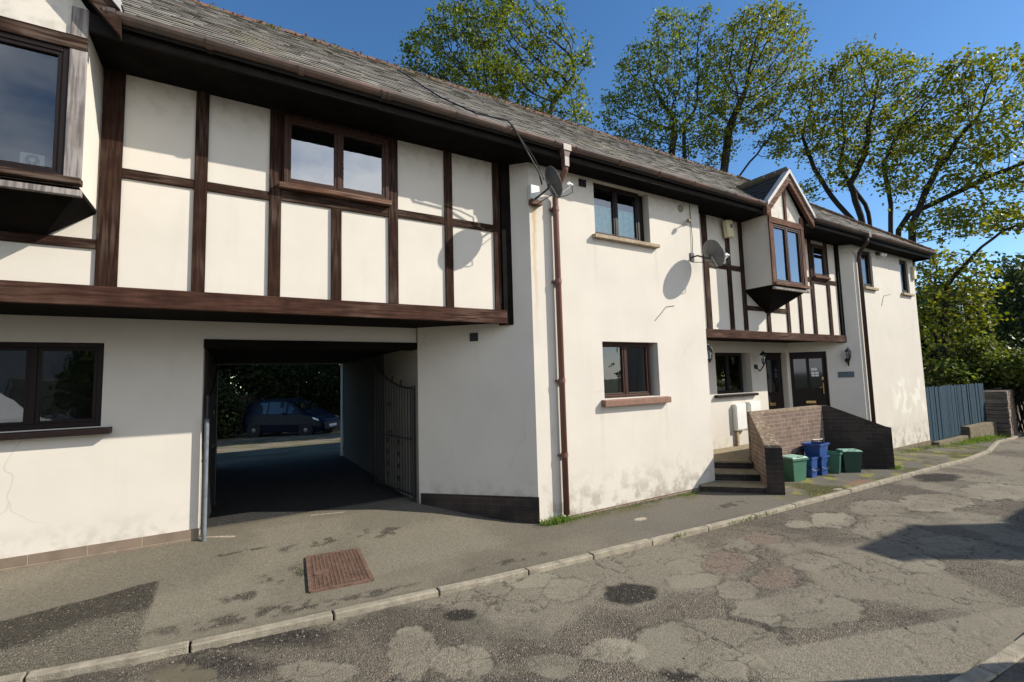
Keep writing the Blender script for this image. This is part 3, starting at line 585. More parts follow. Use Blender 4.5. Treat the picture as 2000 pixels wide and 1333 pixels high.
def sill(x0, x1, y, z0, z1, m, w, out_=.07): MB().prism([(x0, y-out_), (x1, y-out_), (x1, y+.1), (x0, y+.1)], z0, [z1-.012, z1-.012, z1, z1]).build('sill', M[m], w, bevel=.006)
w = window(3.95, 4.82, 3.43, 4.14, 4.51, m='dframe', glass='glassmid', back=.62); sill(3.895, 5.06, 4.45, 3.365, 3.425, 'sillstone', w)
MB().box(4.82, 4.95, 4.56, 4.6, 3.43, 4.14).build('reveal_board', M['dframe'], w)
w = window(3.985, 4.90, 1.33, 2.05, 4.53, m='frame'); sill(3.93, 5.11, 4.45, 1.235, 1.325, 'sillb', w, .075)
w = window(-2.7, -1.0, 1.29, 2.035, 5.52, cas=(.27, .728), m='dframe', fw_=.045); sill(-2.8, -.92, LY, 1.225, 1.288, 'dframe', w, .09)
w = window(7.49, 8.37, 1.235, 1.99, 5.44, m='dframe'); sill(7.40, 8.64, RY, 1.175, 1.232, 'dframe', w, .07)
w = window(.37, 1.34, 3.455, 4.11, JY-.05, m='frame', glass='glassup', dep=.09); MB().box(.33, 1.36, JY-.085, JY+.02, 3.405, 3.454).build('sill', M['bayh'], w, bevel=.006)
MB().box(.356, 1.344, JY-.02, JY-.001, 4.115, 4.198).box(.356, .3685, JY-.03, JY-.001, 3.46, 4.114).build('window_head', M['tv'], B)
w = window(9.62, 10.1, 3.44, 4.08, JY-.03, cas=(), m='frame', glass='glassup', dep=.08); MB().box(9.58, 10.15, JY-.075, JY+.02, 3.395, 3.438).build('sill', M['bayh'], w, bevel=.006)
for x0, x1 in ((11.17, 11.64), (13.0, 13.45)):
    w = window(x0, x1, 3.33, 4.1, 4.485, cas=(), m='dframe', glass='glass', fw_=.05); sill(x0-.05, x1+.07, 4.45, 3.262, 3.326, 'sillstone', w, .06)
# ---- doors
d1 = MB().box(9.08, 9.77, RY+.10, RY+.14, .285, 1.97).build('door', M['door'], B, label if False else 0)
MB().box(9.05, 9.79, RY+.095, RY+.15, 1.965, 2.0).box(9.05, 9.085, RY+.095, RY+.15, .28, 1.965).build('frame', M['door'], d1)
MB().box(9.24, 9.64, RY+.092, RY+.099, 1.2, 1.85).build('pane', M['carglass'], d1)
MB().box(9.25, 9.45, RY+.085, RY+.1, .93, .99).build('letterbox', M['brass'], d1); MB().tube([(9.16, RY+.07, 1.50), (9.16, RY+.07, 1.62)], .008).build('handle', M['brass'], d1)
d2 = None
A2 = Vector((9.87, RY)); D2 = Vector((1, -1)).normalized()
def onsplay(s, o=0): q = A2+D2*s+Vector((-D2.y, D2.x))*-1*o*-1; n = Vector((D2.y, -D2.x)); q = A2+D2*s+n*o; return (q.x, q.y)
def splab(s0, s1, off, th, z0, z1, name, m, par, bev=0): return MB().slab(onsplay(s0), onsplay(s1), off, th, z0, z1).build(name, m, par, bevel=bev)
d2 = splab(.05, .67, -.05, .05, .285, 1.96, 'door', M['door'], B)
MB().slab(onsplay(.02), onsplay(.05), -.035, .08, .28, 2.0).slab(onsplay(.67), onsplay(.70), -.035, .08, .28, 2.0).slab(onsplay(.05), onsplay(.67), -.035, .08, 1.96, 2.0).build('frame', M['door'], d2)
splab(.10, .33, -.047, .002, 1.25, 1.86, 'pane', M['carglass'], d2); splab(.39, .62, -.047, .002, 1.25, 1.86, 'pane', M['carglass'], d2)
splab(.09, .63, -.042, .008, .45, .85, 'panel', M['door'], d2, .01)
for s0, s1, z0, z1 in [(.42, .47, 1.61, 1.67), (.48, .52, 1.61, 1.67), (.415, .475, 1.545, 1.585), (.485, .55, 1.545, 1.585), (.415, .475, 1.495, 1.535), (.485, .55, 1.495, 1.535)]: splab(s0, s1, -.044, .002, z0, z1, 'notice', M['paper'], d2)
splab(.28, .46, -.038, .012, .95, 1.0, 'letterbox', M['brass'], d2, .004)
hp = onsplay(.61, -.02); MB().tube([(*onsplay(.61, -.03), 1.14), (*onsplay(.61, -.03), 1.36)], .012).tube([(*onsplay(.61, -.005), 1.27), (*onsplay(.52, -.005), 1.265)], .009).build('handle', M['brass'], d2)
splab(.60, .63, -.042, .01, 1.42, 1.48, 'lock', M['brass'], d2, .004)

# ---- eaves, fascia, soffit, roof
def eaves(x0, x1):
    MB().box(x0, x1, 4.19, 4.70, 4.155, 4.199).build('soffit', M['soff'], B)
    MB().box(x0, x1, 4.165, 4.19, 4.14, 4.275).build('fascia', M['fascia'], B)
eaves(-.928, 7.386); eaves(8.404, 13.97)
MB().box(13.75, 13.97, 4.19, 10.3, 4.155, 4.199).box(13.97, 13.995, 4.165, 10.3, 4.14, 4.275).build('fascia', M['fascia'], B)
def gutter(x0, x1, parts):
    pts = []; n = 8; r = .055; mb = MB(); k = int((x1-x0)/.5)+1
    prof = [(math.cos(math.pi+math.pi*i/n)*r, math.sin(math.pi+math.pi*i/n)*r*1.0) for i in range(n+1)]
    prof += [(c*.86, s_*.86) for c, s_ in prof[::-1]]; N_ = len(prof); vs = []; fs = []
    for i in range(k+1):
        x = x0+(x1-x0)*i/k; dz = .004*math.sin(x*1.7)
        for c, s_ in prof: vs.append((x, 4.115+.0+c, 4.285+s_+dz))
    for i in range(k):
        for j in range(N_): fs.append((i*N_+j, i*N_+(j+1) % N_, (i+1)*N_+(j+1) % N_, (i+1)*N_+j))
    fs += [tuple(range(N_)), tuple(range(k*N_, k*N_+N_))[::-1]]
    g = mb.add(vs, fs).build('gutter', M['gutter'], B)
    for x in parts:
        prof2 = [(math.cos(math.pi+math.pi*i/n)*(r+.008), math.sin(math.pi+math.pi*i/n)*(r+.008)) for i in range(n+1)]
        mb = MB(); vs = [(x+dx, 4.115+c, 4.285+s_) for dx in (-.022, .022) for c, s_ in prof2]; q = len(prof2)
        mb.add(vs, [(j, j+1, q+j+1, q+j) for j in range(q-1)]); mb.box(x-.02, x+.02, 4.16, 4.18, 4.22, 4.29); mb.build('gutter_bracket', M['gutter'], g, recalc=False)
gutter(-.83, 7.37, [-.78, -.2, .45, 1.15, 1.2, 1.9, 2.55, 3.1, 3.4, 4.1, 4.8, 5.5, 6.2, 6.4, 7.0])
gutter(8.72, 13.99, [8.9, 9.5, 9.9, 10.3, 10.9, 11.6, 12.3, 13.0, 13.6])
# downpipes
mb = MB().add([], []); mb.prism([(3.19, 4.062), (3.30, 4.062), (3.30, 4.17), (3.19, 4.17)], 4.20, 4.275)
mb.add([(3.20, 4.07, 4.199), (3.29, 4.07, 4.199), (3.29, 4.16, 4.199), (3.20, 4.16, 4.199), (3.215, 4.08, 4.13), (3.275, 4.08, 4.13), (3.275, 4.15, 4.13), (3.215, 4.15, 4.13)], [(0, 1, 5, 4), (1, 2, 6, 5), (2, 3, 7, 6), (3, 0, 4, 7), (4, 5, 6, 7)]); mb.box(3.215, 3.275, 4.08, 4.15, 4.02, 4.13)
dp = mb.build('downpipe', M['gutter'], B)
MB().tube([(3.245, 4.115, 4.06), (3.25, 4.13, 3.99), (3.285, 4.37, 3.83), (3.29, 4.392, 3.76), (3.29, 4.392, .06)], .036, 14).build('pipe', M['pipe'], dp, smooth=True)
mb = MB()
for z in (3.6, 2.72, 1.55, .7): mb.tube([(3.29, 4.392, z), (3.29, 4.392, z+.05)], .042, 14); mb.box(3.23, 3.35, 4.40, 4.45, z+.01, z+.035)
mb.build('clips', M['pipe'], dp)
dp = MB().box(10.62, 10.72, 4.06, 4.17, 4.19, 4.3).build('downpipe', M['gutter'], B)
MB().tube([(10.67, 4.115, 4.2), (10.68, 4.14, 4.10), (10.93, 4.38, 3.98), (10.95, 4.40, 3.90), (10.95, 4.40, -.05)], .035, 12).build('pipe', M['dpipe'], dp, smooth=True)
SL = (6.63-4.27)/(7.0-4.12); rl = math.hypot(7-4.12, 6.63-4.27)
def slates(O, U, V, N_, width, rows, xr, exposure, sw, name, parent, seed=1, mt='slate'):
    """individual overlapping slates on a plane: origin O, along U, up the slope V, normal N_"""
    r = random.Random(seed); vs = []; fs = []; O = Vector(O); U = Vector(U); V = Vector(V); N_ = Vector(N_)
    for k in range(rows):
        sp_ = xr(k*exposure); sp_ = sp_ if isinstance(sp_, list) else [sp_]
        for a, b, x in [(a_, b_, a_-(sw/2 if k % 2 else 0)) for a_, b_ in sp_]:
          while x < b:
            w_ = sw*r.uniform(.94, 1.04); x0, x1 = max(x, a), min(x+w_-.004, b); x += w_
            if x1-x0 < .02: continue
            lift = .013+r.uniform(-.002, .004); s0 = k*exposure+r.uniform(-.004, .004); s1 = s0+exposure*1.25; th = .005; tl = r.uniform(-.003, .003)
            o = len(vs)
            for (xx, ss, hh) in ((x0, s0, lift+tl), (x1, s0, lift-tl), (x1, s1, .004), (x0, s1, .004), (x0, s0, lift+tl-th), (x1, s0, lift-tl-th)): vs.append(tuple(O+U*xx+V*ss+N_*hh))
            fs += [(o, o+1, o+2, o+3), (o+4, o+5, o+1, o), (o+4, o, o+3), (o+5, o+2, o+1)]
    mb = MB().add(vs, fs); return mb.build(name, M[mt], parent, recalc=False)
GAB = [(-1.515, .785, 5.25), (7.895, .705, 4.93)]   # the little gables: centre, half width, peak height
fp = [(-6.1, 4.12, 4.262)]
for gx_, gw_, gp_ in GAB: fp += [(gx_-gw_, 4.12, 4.262), (gx_, 4.12+(gp_-4.262)/SL, gp_-.01), (gx_+gw_, 4.12, 4.262)]
fp += [(13.98, 4.12, 4.262)]; nf = len(fp)
vs_ = fp+[(11.05, 7, 6.62), (-6.1, 7, 6.62), (-6.1, 9.9, 4.262), (13.98, 9.9, 4.262), (-6.1, 9.9, 4.2), (13.98, 9.9, 4.2)]
roof = MB().add(vs_, [tuple(range(nf))+(nf, nf+1), (nf-1, nf+3, nf), (nf+3, nf+2, nf+1, nf), (nf+2, nf+4, nf+5, nf+3)]).build('roof', M['slate'], B)
mb = MB(); e_ = [-6.1]+[q for gx_, gw_, gp_ in GAB for q in (gx_-gw_+.02, gx_+gw_-.02)]+[13.98]
for a_, b_ in zip(e_[::2], e_[1::2]): mb.add([(a_, 4.12, 4.258), (b_, 4.12, 4.258), (b_, 4.125, 4.2), (a_, 4.125, 4.2)], [(0, 1, 2, 3)])
mb.build('eaves_edge', M['fascia'], roof, recalc=False)
def frontspans(s):
    z = 4.262+s*(6.62-4.262)/rl; x = -6.1; r_ = []
    for gx_, gw_, gp_ in GAB:
        h_ = gw_*(1-(z-4.262)/(gp_-4.262))
        if h_ > 0: r_.append((x, gx_-h_+.01)); x = gx_+h_-.01
    return r_+[(x, hipx(s))]
V_ = Vector((0, 2.88, 2.36)).normalized(); Nn = Vector((0, -2.36, 2.88)).normalized(); ex = .148; rows = int(rl/ex)
hipx = lambda s: 13.98-2.93*(s/rl)
slates((0, 4.10, 4.262), (1, 0, 0), V_, Nn, 1, rows, frontspans, ex, .21, 'slates', roof, 3)
Vh = Vector((-2.93, 0, 2.36)).normalized(); Nh = Vector((2.36, 0, 2.93)).normalized(); rh = math.hypot(2.93, 2.36)
slates((13.99, 4.12, 4.262), (0, 1, 0), Vh, Nh, 1, int(rh/ex), lambda s: (2.88*s/rh, 5.78-2.9*s/rh), ex, .21, 'slates', roof, 4)
mb = MB(); x = -6
while x < 11.0:
    r_ = random.uniform(-.008, .008); mb.add([(x+.004, 6.93, 6.60+r_), (x+.004, 6.985, 6.68+r_), (x+.004, 7.015, 6.68+r_), (x+.004, 7.07, 6.60+r_), (x+.38, 6.93, 6.595), (x+.38, 6.985, 6.675), (x+.38, 7.015, 6.675), (x+.38, 7.07, 6.595)], [(0, 4, 5, 1), (1, 5, 6, 2), (2, 6, 7, 3), (0, 1, 2, 3), (4, 7, 6, 5)]); x += .385
n = 9; a = Vector((13.98, 4.12, 4.30)); b = Vector((11.05, 7, 6.66))
for i in range(10):
    p, q = a.lerp(b, i/10), a.lerp(b, (i+.97)/10); mb.tube([p, q], .055, 6)
r = random.Random(9)
for i in range(420):
    x = r.uniform(-2, 10.8); q = r.uniform(.008, .020); mb.lathe([(q*.6, -q), (q, 0), (q*.5, q*.5)], (x, 6.93+r.uniform(-.03, .03), 6.615+r.uniform(-.01, .05)), 5)
mb.build('ridge_tiles', M['ridge'], roof)

# ---- oriel windows
def oriel(xa, xb, win, zb, zt, peak, apex, grey=False, cas=(.5,), aw=.07):
    fy = 4.17; xc = (xa+xb)/2; vm, hm = (M['grey'], M['th']) if grey else (M['bayv'], M['bayh'])
    o = MB()
    # shell: sides and front with window opening
    wall_mb((xa, JY), (xa, fy), zb, zt, .05, (), o); wall_mb((xb, fy), (xb, JY), zb, zt, .05, (), o)
    wall_mb((xa+.05, fy+.012), (xb-.05, fy+.012), zb, zt, .05, [(win[0]-xa-.05, win[1]-xa-.05, win[2], win[3])], o)
    o.add([(xa, fy+.012, zt), (xb, fy+.012, zt), (xc, fy+.012, peak-.06)], [(0, 1, 2)]); O = o.build('oriel_window', M['panel'], B, recalc=False)
    MB().box(xa, xb, fy+.02, JY, zb-.03, zb-.001).build('base', M['soff'], O)
    for a, b in ((xa-.012, win[0]), (win[1], xb+.012)): MB().box(a, b, fy-.01, fy+.011, zb, zt-.01).build('timber_post', vm, O, bevel=.004)
    MB().box(xa-.012, xb+.012, fy-.015, fy+.010, win[3], win[3]+.10).build('timber_rail', hm, O, bevel=.004)
    w = window(win[0], win[1], win[2], win[3], fy+.0, cas=cas, m='frame' if not grey else 'dframe', glass='glassup' if not grey else 'glass', parent=B)
    w.parent = B
    MB().box(xa-.02, xb+.02, fy-.06, fy+.01, win[2]-.05, win[2]-.004).build('sill', hm, O, bevel=.005)
    MB().box(xa-.02, xb+.02, fy-.03, fy+.01, zb-.075, zb-.03).build('bottom_rail', M['grey'], O, bevel=.005)
    # tapering underside
    ax, az = apex; q = [(xa, fy, zb-.03), (xb, fy, zb-.03), (xb, JY, zb-.03), (xa, JY, zb-.03), (ax-aw, JY-.06, az), (ax+aw, JY-.06, az), (ax+aw, JY, az-.03), (ax-aw, JY, az-.03)]
    MB().add(q, [(0, 1, 5, 4), (1, 2, 6, 5), (2, 3, 7, 6), (3, 0, 4, 7), (4, 5, 6, 7), (0, 3, 2, 1)]).build('bracket', M['soff'], O)
    # gable: centre post, barge boards, capping, roof
    MB().box(xc-.032, xc+.032, fy-.012, fy+.011, win[3]+.10, peak-.15).build('timber_post', vm if not grey else M['tv'], O, bevel=.003)
    fl = zt+.02; hw = (xb-xa)/2+.20; k = (peak-fl)/hw
    for s_ in (-1, 1):
        for nm, y0, y1, o0, o1, mm in (('barge_board', 4.07, 4.13, -.135, -.02, M['bayh'] if not grey else M['th']), ('capping', 4.045, 4.14, -.02, .03, M['cap'])):
            f = lambda t_, off: (xc+s_*hw*(1-t_), fl+(peak-fl)*t_+off*math.sqrt(1+k*k))
            p = [f(0, o0), f(1, o0), f(1, o1), f(0, o1)]; vs = [(q_[0], y, q_[1]) for y in (y0, y1) for q_ in p]
            MB().add(vs, [(0, 1, 2, 3), (7, 6, 5, 4), (0, 4, 5, 1), (1, 5, 6, 2), (2, 6, 7, 3), (3, 7, 4, 0)]).build(nm, mm, O)
        # slates of the little roof, running back to the main slope
        Vg = Vector((-s_*hw, 0, peak-fl)); gl = Vg.length; Vg.normalize(); Ng = Vector((s_*(peak-fl), 0, hw)).normalized(); dep_ = lambda s: (0.0, max(.06, (fl+(peak-fl)*s/gl-4.27)/SL+4.12-4.06+.12))
        slates((xc+s_*hw, 4.06, fl), (0, 1, 0), Vg, Ng, 1, int(gl/ex)+1, dep_, ex, .2, 'slates', O, 20+s_, 'slatedark' if s_ < 0 else 'slate')
        e0 = (xc+s_*hw, 4.07, fl-.004); e1 = (xc, 4.07, peak-.004); MB().add([e0, e1, (xc, 4.12+(peak-4.27)/SL+.1, peak-.004), (xc+s_*hw, 4.35, fl-.004)], [(0, 1, 2, 3)]).build('roof_deck', M['soff'], O, recalc=False)
    MB().tube([(xc, 4.05, peak+.015), (xc, 4.12+(peak-4.27)/SL+.05, peak+.015)], .03, 6).build('ridge', M['ridge'], O)
    MB().box(xa+.06, xb-.06, JY-.05, JY-.03, zb, zt).build('back', M['dark'], O)
    return O
oriel(7.39, 8.40, (7.465, 8.32, 3.04, 4.02), 3.0, 4.24, 4.93, (8.02, 2.66))
post(7.97, 8.07, 2.305, 2.66)
oriel(-2.10, -.93, (-2.0, -1.01, 3.05, 3.975), 3.0, 4.30, 5.25, (-1.5, 2.78), grey=True, cas=(), aw=.28)

# ================================================================== FITTINGS ON THE WALLS
def dish(c, nrm, r, mount, label, name='satellite_dish'):
    t_ = thing(name, label, 'satellite dish', mount, 'satellite dishes on the front wall'); n = Vector(nrm).normalized(); c = Vector(c)
    upv = (Vector((0, 0, 1))-n*n.z).normalized(); sd = n.cross(upv)
    vs = []; fs = []; NR, NA = 6, 28
    for lay, off in ((0, 0), (1, -.008)):
        for i in range(NR+1):
            q = i/NR
            for j in range(NA):
                a = 2*math.pi*j/NA; p = c+(sd*math.cos(a)*.93+upv*math.sin(a))*r*q+n*(.22*r*q*q-.22*r+off); vs.append(tuple(p))
    for lay in (0, 1):
        o = lay*(NR+1)*NA
        for i in range(NR):
            for j in range(NA): fs.append((o+i*NA+j, o+i*NA+(j+1) % NA, o+(i+1)*NA+(j+1) % NA, o+(i+1)*NA+j))
    o = (NR+1)*NA
    for j in range(NA): fs.append((NR*NA+j, NR*NA+(j+1) % NA, o+NR*NA+(j+1) % NA, o+NR*NA+j))
    MB().add(vs, fs).build('reflector', M['greymetal'], t_, smooth=False)
    bk = c-n*(.22*r+.01); m_ = Vector(mount); MB().tube([m_, m_+Vector((0, -.10, 0)), bk-n*.05-upv*.05, bk-n*.02], .012, 8).box(m_.x-.04, m_.x+.04, m_.y-.015, m_.y, m_.z-.06, m_.z+.06).build('bracket', M['black'], t_)
    lo = c-upv*r*.9-n*.0; tip = c+n*r*1.05-upv*r*.62
    MB().tube([bk-upv*.03, lo-n*.03, tip], .009, 8).build('arm', M['galv'], t_)
    MB().tube([tip+upv*.0+n*.01, tip-n*.03+upv*.045], .018, 10).tube([tip-n*.03+upv*.02, tip+upv*.03-n*.055], .024, 10).build('receiver', M['white'], t_)
    MB().tube([tip, tip-upv*.07-n*.02, tip-upv*.08-n*.1, lo-n*.03-upv*.02, lo-n*.09-upv*.04, bk-upv*.12, m_+Vector((0, -.02, -.08))], .005, 6).build('cable', M['black'], t_)
    return t_
DN = (.87, -.22, .40)
dish((3.03, 4.06, 3.78), DN, .178, (3.0, 4.45, 3.70), 'grey satellite dish seen edge-on beside the top of the red-brown downpipe')
dish((5.90, 4.15, 3.33), DN, .205, (5.80, 4.45, 3.33), 'grey satellite dish seen from behind at the corner near the small gable window')
tJ = thing('junction_box', 'small cream junction box behind the edge-on satellite dish with rusty base', 'box', (2.99, 4.45, 3.7))
MB().box(2.93, 3.06, 4.38, 4.449, 3.69, 3.86).build('cover', M['white'], tJ, bevel=.01); MB().box(2.94, 3.09, 4.375, 4.449, 3.63, 3.685).build('base', M['rust'], tJ, bevel=.005)
def vent(name, label, c, hw, hh, tang, m):
    t_ = thing(name, label, 'vent', c, 'vents in the cream walls'); tg = Vector((*tang, 0)).normalized(); n = Vector((tg.y, -tg.x, 0)); c = Vector(c)
    def bx(u0, u1, z0, z1, a, b): return MB().slab(tuple((c+tg*u0).xy), tuple((c+tg*u1).xy), b, b-a, c.z+z0, c.z+z1)
    bx(-hw, hw, -hh, hh, 0, .006).build('backing', M['black'], t_); mb = MB()
    for f in range(5): z = -hh+.01+f*(2*hh-.02)/4; mb.slab(tuple((c-tg*(hw-.004)).xy), tuple((c+tg*(hw-.004)).xy), .012, .006, c.z+z-.006, c.z+z+.004)
    mb.slab(tuple((c-tg*hw).xy), tuple((c-tg*(hw-.008)).xy), .014, .014, c.z-hh, c.z+hh).slab(tuple((c+tg*(hw-.008)).xy), tuple((c+tg*hw).xy), .014, .014, c.z-hh, c.z+hh); mb.build('slats', m, t_); return t_
vent('air_vent', 'brown square air vent high between the downpipe and the upper curtained window', (3.765, 4.4495, 4.06), .055, .048, (1, 0), M['dframe'])
vent('air_vent', 'black square air vent under the end of the long timber beam', (2.445, 4.955-.0003, 2.115), .05, .05, (1, -1), M['black'])
tv_ = thing('extractor_vent', 'round stained extractor vent near the eaves above the small spotlight', 'vent', (5.61, 4.449, 4.04), 'vents in the cream walls')
MB().lathe([(.055, 0), (.055, .012), (.04, .02), (.036, .008), (.0001, .006)], (5.61, 4.449, 4.04), 20, (0, -1, 0)).build('ring', mat('stained_vent_plastic', (.28, .25, .18), rough=.7, var=.3, nscale=30), tv_)
ts = thing('spotlight', 'small round spotlight on the cream wall between the curtained window and the satellite dish', 'lamp', (5.66, 4.45, 3.82))
MB().box(5.69, 5.73, 4.41, 4.449, 3.82, 3.87).tube([(5.71, 4.42, 3.84), (5.66, 4.36, 3.84), (5.63, 4.33, 3.82)], .008, 6).build('bracket', M['white'], ts)
MB().lathe([(.0001, 0), (.028, .004), (.034, .03), (.022, .06), (.0001, .07)], (5.64, 4.35, 3.83), 14, (-.5, -.6, -.45)).build('head', mat('rusty_chrome', (.25, .2, .13), rough=.4, metal=.5, var=.5, nscale=40), ts)
def wire(label, pts, r=.006, m='black', name='cable'):
    t_ = MB().tube(pts, r, 6).build(name, M[m], org=pts[0]); return tag(t_, label, 'cable')
wire('thin cable running down the wall from the eaves to the right satellite dish', [(5.81, 4.44, 4.18), (5.81, 4.435, 4.0), (5.815, 4.44, 3.9), (5.825, 4.435, 3.6), (5.81, 4.44, 3.38)], .005)
rz = lambda y: 4.27+(y-4.12)*SL+.05
wire('black twisted cable lying down the slates to the gutter and edge-on dish', [(2.0, 6.4, rz(6.4)), (1.995, 5.9, rz(5.9)+.004), (2.0, 5.3, rz(5.3)-.004), (1.99, 4.75, rz(4.75)), (2.15, 4.2, rz(4.2)+.02), (2.45, 4.05, 4.33), (2.52, 4.04, 4.26), (2.75, 4.15, 4.1), (2.93, 4.2, 3.93), (2.98, 4.22, 3.80)], .010)
wire('second slack cable hanging from the gutter down to the edge-on dish', [(2.5, 4.045, 4.30), (2.62, 4.1, 4.22), (2.85, 4.18, 4.08), (2.96, 4.22, 3.98), (3.0, 4.2, 3.85)], .006)
wire('bent hairline wire stub on the lit wall below the dish shadow', [(4.95, 4.446, 2.35), (5.08, 4.444, 2.46), (5.19, 4.445, 2.555), (5.36, 4.446, 2.58)], .004, 'greymetal')
wire('bent hairline wire stub on the far end wall between its two narrow windows', [(11.9, 4.446, 2.95), (11.98, 4.444, 3.09), (12.05, 4.445, 3.18), (12.4, 4.446, 3.24)], .004, 'greymetal')
ta = thing('alarm_box', 'cream alarm box mounted tilted on the timber framing left of the gable window', 'alarm box', (6.90, 4.60, 3.97))
def tiltbox(c, hx, hy, hz, ang):
    mb = MB(); ca, sa = math.cos(ang), math.sin(ang); vs = []
    for dz in (-hz, hz):
        for dy in (-hy, hy):
            for dx in (-hx, hx): vs.append((c[0]+dx*ca-dz*sa, c[1]+dy, c[2]+dx*sa+dz*ca))
    return mb.add(vs, [(0, 2, 3, 1), (4, 5, 7, 6), (0, 1, 5, 4), (2, 6, 7, 3), (0, 4, 6, 2), (1, 3, 7, 5)])
tiltbox((6.93, 4.58, 3.96), .085, .045, .145, .12).build('case', M['cream'], ta, bevel=.02); tiltbox((6.945, 4.532, 4.0), .025, .004, .03, .12).build('emblem', M['greymetal'], ta)
tp = thing('name_plaque', 'grey slate plaque below the wall lantern right of the double-panelled door', 'plaque', (10.585, 4.665, 1.5))
MB().slab((10.49, 4.76), (10.69, 4.56), .012, .011, 1.46, 1.575).build('plate', M['slateplaque'], tp, bevel=.003)
def lantern(c, wallp, label, up_arm=True):
    t_ = thing('wall_lantern', label, 'lantern', wallp, 'black coach lanterns by the doors'); c = Vector(c); w_ = Vector(wallp)
    MB().lathe([(.045, 0), (.045, .012), (.02, .03)], w_, 12, (c-w_)*Vector((1, 1, 0))).tube([w_, w_.lerp(c, .5)+Vector((0, 0, -.16 if up_arm else .13)), Vector((c.x, c.y, c.z-.12 if up_arm else c.z+.15))], .011, 8).build('arm', M['black'], t_)
    MB().lathe([(.0001, .17), (.008, .165), (.010, .14), (.03, .125), (.062, .085), (.066, .075), (.05, .07)], c, 6).build('cap', M['black'], t_)
    MB().lathe([(.034, -.075), (.038, -.065), (.02, -.095), (.012, -.12), (.0001, -.125)], c, 6).build('base', M['black'], t_)
    mb = MB()
    for j in range(6):
        a = 2*math.pi*(j+.5)/6; mb.tube([c+Vector((math.cos(a)*.048, math.sin(a)*.048, .066)), c+Vector((math.cos(a)*.034, math.sin(a)*.034, -.07))], .004, 5)
    mb.build('bars', M['black'], t_)
    MB().lathe([(.0475, .066), (.0335, -.068)], c, 6).build('glass', M['glass'], t_); MB().lathe([(.0001, .045), (.014, .035), (.018, .0), (.012, -.05), (.012, -.07)], c, 10).build('bulb', M['white'], t_, smooth=True)
    return t_
lantern((6.30, 4.62, 1.90), (6.025, 4.70, 1.98), 'black glass lantern at the corner left of the ground floor recess window', False)
lantern((8.62, 5.16, 1.86), (8.70, 5.375, 1.72), 'black lantern on curled arm between the recess window and the narrow door')
lantern((10.53, 4.56, 1.90), (10.62, 4.63, 1.80), 'black lantern above the slate plaque beside the panelled door')
for nm, lb, x0, x1, z0, z1 in (('meter_box', 'tall white meter box on the wall above the steps, left of the brick wall', 7.88, 8.20, .56, 1.04), ('meter_box', 'white meter box half hidden by the brick wall coping', 8.31, 8.66, .62, 1.06)):
    t_ = thing(nm, lb, 'meter box', (x0, 5.3, z0), 'white meter boxes'); MB().box(x0, x1, 5.30, RY-.001, z0, z1).build('case', M['white'], t_, bevel=.015); MB().box(x0+.02, x1-.02, 5.294, 5.299, z0+.025, z1-.025).build('door', M['white'], t_, bevel=.004)
    if x0 < 8: MB().box(7.92, 7.97, 5.33, RY-.001, .28, z0-.002).build('conduit', M['sillstone'], t_)
tl_ = thing('security_light', 'small white twin security lamp under the far eaves', 'lamp', (11.9, 4.45, 4.08))
for dx in (0, .13): MB().lathe([(.0001, 0), (.03, .01), (.035, .05), (.0001, .055)], (11.86+dx, 4.36, 4.06), 10, (-.3, -.8, -.5)).build('head', M['white'], tl_)
MB().box(11.84, 12.02, 4.40, 4.449, 4.06, 4.11).build('bracket', M['black'], tl_)
tb_ = thing('alarm_box', 'small pale box high at the far right corner of the end wall', 'alarm box', (13.68, 4.45, 3.8))
MB().box(13.60, 13.74, 4.39, 4.449, 3.68, 3.98).build('case', M['cream'], tb_, bevel=.012)
tn = thing('paper_notice', 'pale square paper notice with a dark round emblem inside the large top left window', 'notice', (-1.2, 4.215, 3.18))
MB().box(-1.235, -1.115, 4.206, 4.209, 3.095, 3.195).build('sheet', M['paper'], tn)
MB().lathe([(.036, 0), (.036, .002)], (-1.175, 4.2055, 3.15), 20, (0, -1, 0)).build('emblem', mat('grey_ink', (.16, .16, .17)), tn); MB().lathe([(.016, 0), (.016, .001)], (-1.175, 4.203, 3.152), 12, (0, -1, 0)).box(-1.179, -1.171, 4.2015, 4.203, 3.12, 3.15).build('motif', M['paper'], tn)

